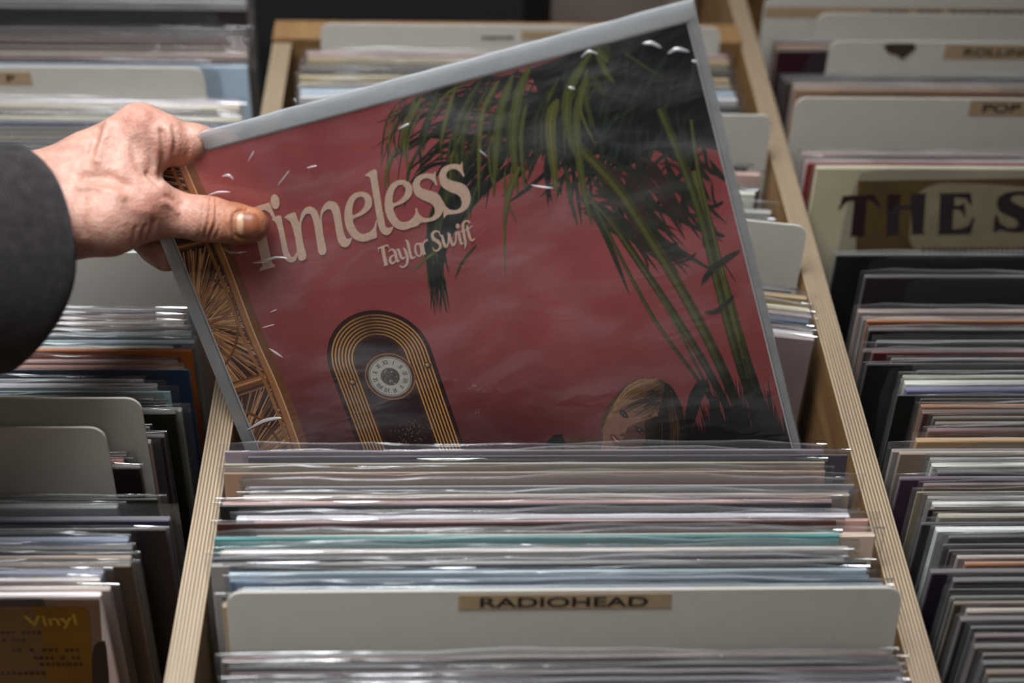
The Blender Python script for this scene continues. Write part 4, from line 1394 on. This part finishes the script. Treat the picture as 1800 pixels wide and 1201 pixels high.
FOLDS = [  # (path, width in px, height in mm)
    ([(192, 216), (182, 245), (171, 282)], 8, 1.3), ([(172, 228), (166, 248), (160, 268)], 8, -1.3), ([(215, 222), (205, 262), (196, 300)], 14, -0.7),
    ([(140, 330), (176, 333), (215, 348)], 7, 1.3), ([(150, 312), (190, 312), (222, 326)], 10, -1.6),
    ([(252, 205), (250, 240), (254, 280)], 13, 0.9), ([(236, 250), (240, 285), (252, 305)], 9, -0.8),
    ([(285, 232), (287, 272), (284, 312)], 5, -1.0), ([(276, 224), (277, 262), (272, 300)], 5, 0.6), ([(305, 224), (309, 244), (306, 266)], 4, -0.7), ([(296, 226), (299, 258), (294, 284)], 5, 0.5),
    ([(260, 303), (270, 314), (280, 322)], 4, -1.8), ([(330, 232), (333, 252), (330, 272)], 4, -0.5),
    ([(371, 350), (367, 385), (357, 420)], 2.6, -1.7), ([(380, 352), (379, 388), (364, 421)], 2.6, -1.4), ([(389, 360), (389, 388), (378, 418)], 2.4, -0.8), ([(361, 352), (355, 385), (349, 418)], 2.4, -0.7), ([(375, 352), (373, 386), (361, 420)], 2.6, 0.5),
    ([(288, 356), (300, 362), (312, 374)], 5, 0.7), ([(292, 346), (306, 352), (318, 362)], 4, -0.5), ([(270, 388), (268, 405), (262, 420)], 4, -0.9), ([(256, 398), (252, 412), (250, 428)], 4, -0.8), ([(240, 400), (236, 418), (234, 432)], 4, -0.5),
    ([(150, 352), (146, 380), (148, 410)], 8, -0.5), ([(205, 355), (235, 368), (262, 372)], 10, 0.5),
    ([(436, 369), (420, 370), (412, 379), (410, 395), (412, 411), (422, 419), (438, 420)], 2.4, -1.1), ([(404, 376), (401, 395), (405, 416)], 3.5, 0.6),
]
disp = np.zeros(nV)
for pts, w, amp in FOLDS:
    d = dist_poly(pts)
    disp += amp * 0.00135 * np.exp(-(d / w) ** 2)
V = V + N * (disp * facing)[:, None]
V = relax(V, 1, 0.2)
Vw = CAM + V @ Rcw.T

def skin_material():
    mt, nt, out = new_mat('skin')
    b = nd(nt, 'ShaderNodeBsdfPrincipled', i_Roughness=0.52)
    b.inputs['Specular IOR Level'].default_value = 0.42
    b.inputs['Subsurface Weight'].default_value = 0.12
    b.inputs['Subsurface Radius'].default_value = (0.006, 0.002, 0.001)
    b.inputs['Subsurface Scale'].default_value = 1.0
    at = nd(nt, 'ShaderNodeAttribute', attribute_name='ink')
    tc = nd(nt, 'ShaderNodeTexCoord')
    n1 = nd(nt, 'ShaderNodeTexNoise', i_Scale=70.0, i_Detail=5.0)
    nt.links.new(tc.outputs['Object'], n1.inputs['Vector'])
    mr = nd(nt, 'ShaderNodeMapRange')
    mr.inputs['From Min'].default_value = 0.3
    mr.inputs['From Max'].default_value = 0.7
    mr.inputs['To Min'].default_value = 0.86
    mr.inputs['To Max'].default_value = 1.1
    nt.links.new(n1.outputs['Fac'], mr.inputs['Value'])
    vs = nd(nt, 'ShaderNodeVectorMath', operation='SCALE')
    nt.links.new(at.outputs['Color'], vs.inputs[0])
    nt.links.new(mr.outputs[0], vs.inputs['Scale'])
    # redder and paler patches
    n3 = nd(nt, 'ShaderNodeTexNoise', i_Scale=230.0, i_Detail=4.0)
    nt.links.new(tc.outputs['Object'], n3.inputs['Vector'])
    rp3 = nd(nt, 'ShaderNodeValToRGB')
    rp3.color_ramp.elements[0].position, rp3.color_ramp.elements[1].position = 0.35, 0.65
    rp3.color_ramp.elements[0].color, rp3.color_ramp.elements[1].color = (0.93, 0.80, 0.76, 1), (1.06, 1.07, 1.07, 1)
    nt.links.new(n3.outputs['Fac'], rp3.inputs[0])
    mm = nd(nt, 'ShaderNodeVectorMath', operation='MULTIPLY')
    nt.links.new(vs.outputs[0], mm.inputs[0])
    nt.links.new(rp3.outputs[0], mm.inputs[1])
    nt.links.new(mm.outputs[0], b.inputs['Base Color'])
    vo = nd(nt, 'ShaderNodeTexVoronoi', i_Scale=620.0)
    nt.links.new(tc.outputs['Object'], vo.inputs['Vector'])
    n4 = nd(nt, 'ShaderNodeTexNoise', i_Scale=330.0, i_Detail=5.0, i_Roughness=0.65)
    nt.links.new(tc.outputs['Object'], n4.inputs['Vector'])
    ad4 = nd(nt, 'ShaderNodeMath', operation='ADD')
    nt.links.new(vo.outputs['Distance'], ad4.inputs[0])
    nt.links.new(n4.outputs['Fac'], ad4.inputs[1])
    bp = nd(nt, 'ShaderNodeBump', i_Strength=0.30, i_Distance=0.0008)
    nt.links.new(ad4.outputs[0], bp.inputs['Height'])
    nt.links.new(bp.outputs['Normal'], b.inputs['Normal'])
    nt.links.new(b.outputs[0], out.inputs[0])
    return mt

wrist_w = CAM + Rcw @ cpt(30, 370, D - 0.03)
person = thing('person', 'person reaching in from the left, hand in charcoal wool sleeve gripping the red album', 'person')
person.location = wrist_w
hand = mesh_obj('hand', Vw - wrist_w, [tuple(int(i) for i in q) for q in Q], skin_material(), person, True)
base_c, red_c, tip_c = np.array(srgb(186, 144, 128)[:3]), np.array(srgb(174, 116, 100)[:3]), np.array(srgb(148, 94, 60)[:3])
wr = np.clip(np.exp(-((pxs - 275) / 40) ** 2 - ((pys - 370) / 30) ** 2) + 0.9 * np.exp(-((pxs - 245) / 34) ** 2 - ((pys - 215) / 24) ** 2) + np.exp(-((pxs - 310) / 34) ** 2 - ((pys - 268) / 20) ** 2), 0, 1)
wt = np.clip((pxs - 320) / 100, 0, 1) * 0.9 * (pys > 325)
colv = base_c[None] * (1 - wr[:, None] * 0.7) + red_c[None] * wr[:, None] * 0.7
colv = colv * (1 - wt[:, None]) + tip_c[None] * wt[:, None]
at = hand.data.color_attributes.new('ink', 'FLOAT_COLOR', 'POINT')
at.data.foreach_set('color', np.concatenate([colv, np.ones((nV, 1))], 1).ravel())

# thumb nail, laid on the tip
bvh = BVHTree.FromPolygons([tuple(v) for v in Vw], [tuple(int(i) for i in q) for q in Q])
nv, nf, nr, ns = [], [], 8, 28
def nail_pt(r, a):
    c, s = math.cos(a), math.sin(a)
    e = 3.0
    k = (abs(c) ** e + abs(s) ** e) ** (-1 / e)
    x, y = 437 + r * k * c * 21.5, 394 + r * k * s * 22
    d = ray(x, y)
    L = np.linalg.norm(d)
    hit = bvh.ray_cast(Vector(CAM), Vector(d / L))
    p = np.array(hit[0]) if hit[0] is not None else CAM + d * AD(x, y, 0.006)
    return p - d / L * (0.0011 - 0.0007 * r ** 3)
nv.append(nail_pt(0.0, 0.0))
for i in range(1, nr + 1):
    for k in range(ns):
        nv.append(nail_pt(i / nr, 2 * math.pi * k / ns))
for k in range(ns):
    nf.append((0, 1 + (k + 1) % ns, 1 + k))
for i in range(nr - 1):
    for k in range(ns):
        a, b = 1 + i * ns + k, 1 + i * ns + (k + 1) % ns
        nf.append((a, b, b + ns, a + ns))
nail_o = mesh_obj('thumb_nail', [p - wrist_w for p in nv], nf, attr_material('nail', 0.34, 0.06, 0.5), person, True)
nail_o['label'] = 'thumb nail'
na = nail_o.data.color_attributes.new('ink', 'FLOAT_COLOR', 'POINT')
nc = []
for k in range(len(nv)):
    i_, a_ = (0, 0.0) if k == 0 else ((k - 1) // ns + 1, 2 * math.pi * ((k - 1) % ns) / ns)
    r_ = i_ / nr
    lx = r_ * math.cos(a_)
    c_ = (132, 78, 56) if lx > -0.42 else (186, 144, 118)
    if r_ > 0.93:
        c_ = (168, 116, 84)
    nc += list(srgb(*c_))
na.data.foreach_set('color', nc)

# jacket sleeve
def wool_material():
    mt, nt, out = new_mat('charcoal_wool')
    b = nd(nt, 'ShaderNodeBsdfPrincipled', i_Roughness=0.9)
    b.inputs['Specular IOR Level'].default_value = 0.15
    b.inputs['Sheen Weight'].default_value = 0.12
    b.inputs['Sheen Tint'].default_value = (0.8, 0.82, 0.9, 1)
    uvn = nd(nt, 'ShaderNodeAttribute', attribute_name='rib')
    wv = nd(nt, 'ShaderNodeTexWave', i_Scale=1.0, i_Distortion=1.2, i_Detail=2.0)
    wv.bands_direction = 'X'
    nt.links.new(uvn.outputs['Vector'], wv.inputs['Vector'])
    tc = nd(nt, 'ShaderNodeTexCoord')
    n1 = nd(nt, 'ShaderNodeTexNoise', i_Scale=160.0, i_Detail=5.0)
    nt.links.new(tc.outputs['Object'], n1.inputs['Vector'])
    ml = nd(nt, 'ShaderNodeMath', operation='MULTIPLY')
    nt.links.new(wv.outputs['Fac'], ml.inputs[0])
    nt.links.new(n1.outputs['Fac'], ml.inputs[1])
    rp = nd(nt, 'ShaderNodeValToRGB')
    rp.color_ramp.elements[0].color = srgb(16, 13, 13)
    rp.color_ramp.elements[1].color = srgb(72, 66, 65)
    rp.color_ramp.elements[1].position = 0.75
    nt.links.new(ml.outputs[0], rp.inputs[0])
    nt.links.new(rp.outputs[0], b.inputs['Base Color'])
    bp = nd(nt, 'ShaderNodeBump', i_Strength=0.6, i_Distance=0.0012)
    nt.links.new(ml.outputs[0], bp.inputs['Height'])
    nt.links.new(bp.outputs['Normal'], b.inputs['Normal'])
    nt.links.new(b.outputs[0], out.inputs[0])
    return mt

CC = cpt(82, 448, D - 0.045)                   # middle of the cuff opening
axis = np.array([0.80, 0.12, -0.55])
axis /= np.linalg.norm(axis)                   # towards the hand
up = np.array([0, 1, 0]) - axis * axis[1]
up /= np.linalg.norm(up)
sd = np.cross(axis, up)
prof = [(0.006, 0.94), (0.0, 0.945), (0.0008, 0.975), (-0.001, 1.0), (-0.006, 1.004), (-0.012, 0.996), (-0.02, 1.0), (-0.05, 1.03), (-0.09, 1.05), (-0.14, 1.08), (-0.20, 1.12), (-0.27, 1.16)]
inner = [(-0.06, 0.90), (-0.02, 0.93)]
prof = inner + prof[1:]
ns = 72
sv, sf, sr = [], [], []
RU, RS = 0.0560, 0.0450
for j, (a, k) in enumerate(prof):
    for i in range(ns):
        t = 2 * math.pi * i / ns
        wob = 1 + 0.018 * math.sin(3 * t + 8 * a) * min(1, abs(a) * 30) + 0.02 * math.sin(2 * t + 30 * a) * min(1, abs(a) * 20)
        slant = -0.026 * max(0.0, -math.sin(t)) ** 2 - 0.010 * max(0.0, math.sin(t)) ** 4
        p = CC + axis * (a + slant) + up * RU * k * wob * math.sin(t) + sd * RS * k * wob * math.cos(t)
        sv.append(CAM + Rcw @ p - wrist_w)
        sr.append((a * 165 + t * 1.5, t * 3, 0))
for j in range(len(prof) - 1):
    for i in range(ns):
        a, b = j * ns + i, j * ns + (i + 1) % ns
        sf.append((a, b, b + ns, a + ns))
slo = mesh_obj('jacket_sleeve', sv, sf, wool_material(), person, True)
slo['label'] = 'charcoal ribbed wool jacket sleeve'
ra = slo.data.attributes.new('rib', 'FLOAT_VECTOR', 'POINT')
ra.data.foreach_set('vector', [c for p in sr for c in p])

# ------------------------------------------------------------------ lettering and print on single records and dividers
def child_poly(name, parent, polys, color, y, mat=None):
    """flat printed shapes on the front of a record (outlines in metres from the bottom centre)"""
    v, f = [], []
    for q in polys:
        fl_ = [Vector((a, b, 0)) for a, b in q]
        base = len(v)
        v += [(p.x, y, p.y) for p in fl_]
        for t in tessellate_polygon([fl_]):
            f.append(tuple(base + i for i in t))
    return mesh_obj(name, v, f, mat or simple(name + '_ink', srgb(*color), 0.5, 0.15, 120.0), parent)

def on_front(th, px, py):
    bpy.context.view_layer.update()
    M = th.matrix_world
    o, n = np.array(M.translation), np.array((M.to_3x3() @ Vector((0, -1, 0))).normalized())
    d = ray(px, py)
    t = np.dot(o - CAM, n) / np.dot(d, n)
    q = M.inverted() @ Vector(CAM + d * t)
    return q.x, q.z

the = [t for t in right_things if t['label'].startswith('cream record cover with large')][0]
tc_ = [c for c in the.children if c.name.startswith('cover')][0]
zt_ = lambda p: on_front(the, 1440 + p[0] / 5.0, 320 + p[1] / 5.0)
gold = simple('gold_panel', srgb(150, 112, 40), 0.45, 0.45, 30.0)
child_poly('printed_panel', tc_, [[on_front(the, *p) for p in ((1508, 318), (1900, 312), (1900, 432), (1504, 442))]], (150, 112, 40), -0.0001, gold)
pale = simple('cream_print', srgb(206, 186, 146), 0.5, 0.2, 60.0)
child_poly('printed_panel', tc_, [[on_front(the, *p) for p in smooth_path(((1620, 334), (1700, 322), (1900, 350), (1900, 460), (1700, 460), (1610, 440), (1600, 390)), 4, True)]], (206, 186, 146), -0.00018, pale)
LET = [
    [(205, 120), (485, 110), (510, 160), (540, 215), (520, 222), (480, 172), (420, 150), (395, 452), (415, 470), (260, 478), (275, 462), (308, 158), (250, 165), (205, 200), (180, 240), (168, 235), (190, 180)],
    [(585, 108), (722, 106), (715, 120), (705, 205), (800, 203), (805, 116), (800, 102), (948, 98), (935, 115), (915, 438), (935, 455), (798, 462), (812, 442), (808, 236), (704, 238), (700, 445), (716, 462), (572, 470), (590, 450), (602, 122)],
    [(1045, 98), (1330, 93), (1342, 195), (1325, 200), (1290, 145), (1190, 133), (1186, 205), (1240, 205), (1265, 180), (1277, 183), (1287, 300), (1272, 302), (1240, 245), (1178, 240), (1168, 412), (1240, 410), (1310, 380), (1350, 308), (1364, 315), (1330, 457), (1028, 462), (1048, 442), (1062, 118)],
    [(1900, 92), (1905, 205), (1885, 205), (1850, 140), (1790, 112), (1720, 115), (1680, 140), (1695, 172), (1760, 208), (1860, 250), (1910, 310), (1900, 390), (1840, 432), (1740, 444), (1660, 436), (1590, 418), (1545, 440), (1528, 434), (1545, 288), (1560, 288), (1590, 360), (1650, 400), (1720, 402), (1750, 372), (1735, 332), (1660, 294), (1590, 262), (1558, 205), (1570, 135), (1640, 92), (1740, 78), (1830, 82), (1880, 100)]]
child_poly('printed_lettering', tc_, [[zt_(p) for p in q] for q in LET], (58, 36, 40), -0.00030)
subs = []
for k in range(22):
    x = 905 + k * 46
    subs.append([zt_((x, 572)), zt_((x + 26, 571)), zt_((x + 26, 640)), zt_((x, 642))])
child_poly('printed_caption', tc_, subs, (70, 50, 44), -0.00030)

# ink marks on the far divider's tape (too blurred to read) and the dark triangle
def find(words):
    return [o for o in scene.objects if o.get('label', '').startswith(words)][0]
far = find('dim divider card with dark lettering')
r4 = random.Random(8)
marks, x = [], 1532
while x < 1800:
    w = r4.uniform(9, 15)
    if r4.random() > 0.16:
        marks.append([on_front(far, x, 18), on_front(far, x + w, 17.6), on_front(far, x + w - r4.uniform(0, 3), 25), on_front(far, x + r4.uniform(0, 3), 25.4)])
    x += w + 3
child_poly('printed_lettering', far, marks, (50, 36, 34), -0.0006, M_ink)
tri = find('grey divider card with dark triangular')
child_poly('dark_mark', tri, [[on_front(tri, *p) for p in ((1552, 80), (1562, 76), (1605, 76), (1611, 82), (1600, 92), (1584, 104), (1578, 96), (1562, 93))]], (70, 58, 48), -0.0006)

# records in the bin beyond the crossbar
add_record(onz(990, 10, 0.04)[0] - W_LP / 2, 1.02, LEAN, 0.0, 'black', 'black record beyond the wooden crossbar, above the raised album', 0.004, 0.003, 0, 'records beyond the crossbar', 1.10)
add_record(0.0095, 1.10, LEAN, 0.0, 'taupe', 'taupe record beyond the wooden crossbar, at the right partition', 0.004, 0.003, 0, 'records beyond the crossbar', 1.10)

# the nearest record of the left bin: brown print with a gold sticker
nr_ = find('white-edged record with brown cover')
nc_ = [c for c in nr_.children if c.name.startswith('cover')][0]
of = lambda L: [on_front(nr_, *p) for p in L]
child_poly('printed_panel', nc_, [of([(-200, 1054), (175, 1054), (186, 1260), (-200, 1260)])], (120, 96, 80), -0.0001)
child_poly('printed_panel', nc_, [of([(-200, 1054), (75, 1053), (82, 1066), (60, 1072), (-200, 1074)])], (44, 30, 28), -0.00016)
child_poly('printed_figure', nc_, [of(smooth_path([(166, 1135), (178, 1128), (187, 1140), (192, 1260), (160, 1260), (162, 1160)], 3, True))], (40, 28, 30), -0.00016)
stk = child_poly('gold_sticker', nc_, [of(smooth_path([(-200, 1068), (140, 1065), (152, 1068), (157, 1078), (166, 1260), (-200, 1262)], 1, True))], (170, 118, 32), -0.0003,
                 simple('gold_foil', srgb(128, 88, 22), 0.35, 0.35, 25.0))
mk = []
for y, x0, x1 in ((1108, 2, 70), (1122, 4, 48), (1139, 2, 142), (1153, 60, 138), (1164, 70, 146), (1180, 2, 80)):
    x = x0
    while x < x1:
        w = r4.uniform(5, 9)
        if r4.random() > 0.15:
            mk.append(of([(x, y), (x + w, y), (x + w, y + 6), (x, y + 6)]))
        x += w + 2.5
child_poly('printed_lettering', nc_, mk, (60, 40, 18), -0.00038)
vt = link_mesh('printed_lettering', text_mesh('Vinyl', 0.0105, 1.25, 0.00012), simple('yellow_ink', srgb(160, 134, 44), 0.5), nc_)
vx, vz = on_front(nr_, 48, 1101)
vt.location = (vx, -0.0004, vz)
vt.rotation_euler = (0, -0.05, 0)
ctr = find('far white divider card above')
child_poly('printed_lettering', ctr, [[on_front(ctr, x, 63), on_front(ctr, x + 7, 63), on_front(ctr, x + 7, 68), on_front(ctr, x, 68)] for x in (847, 857, 866, 876, 886, 895)], (40, 30, 28), -0.0006, M_ink)
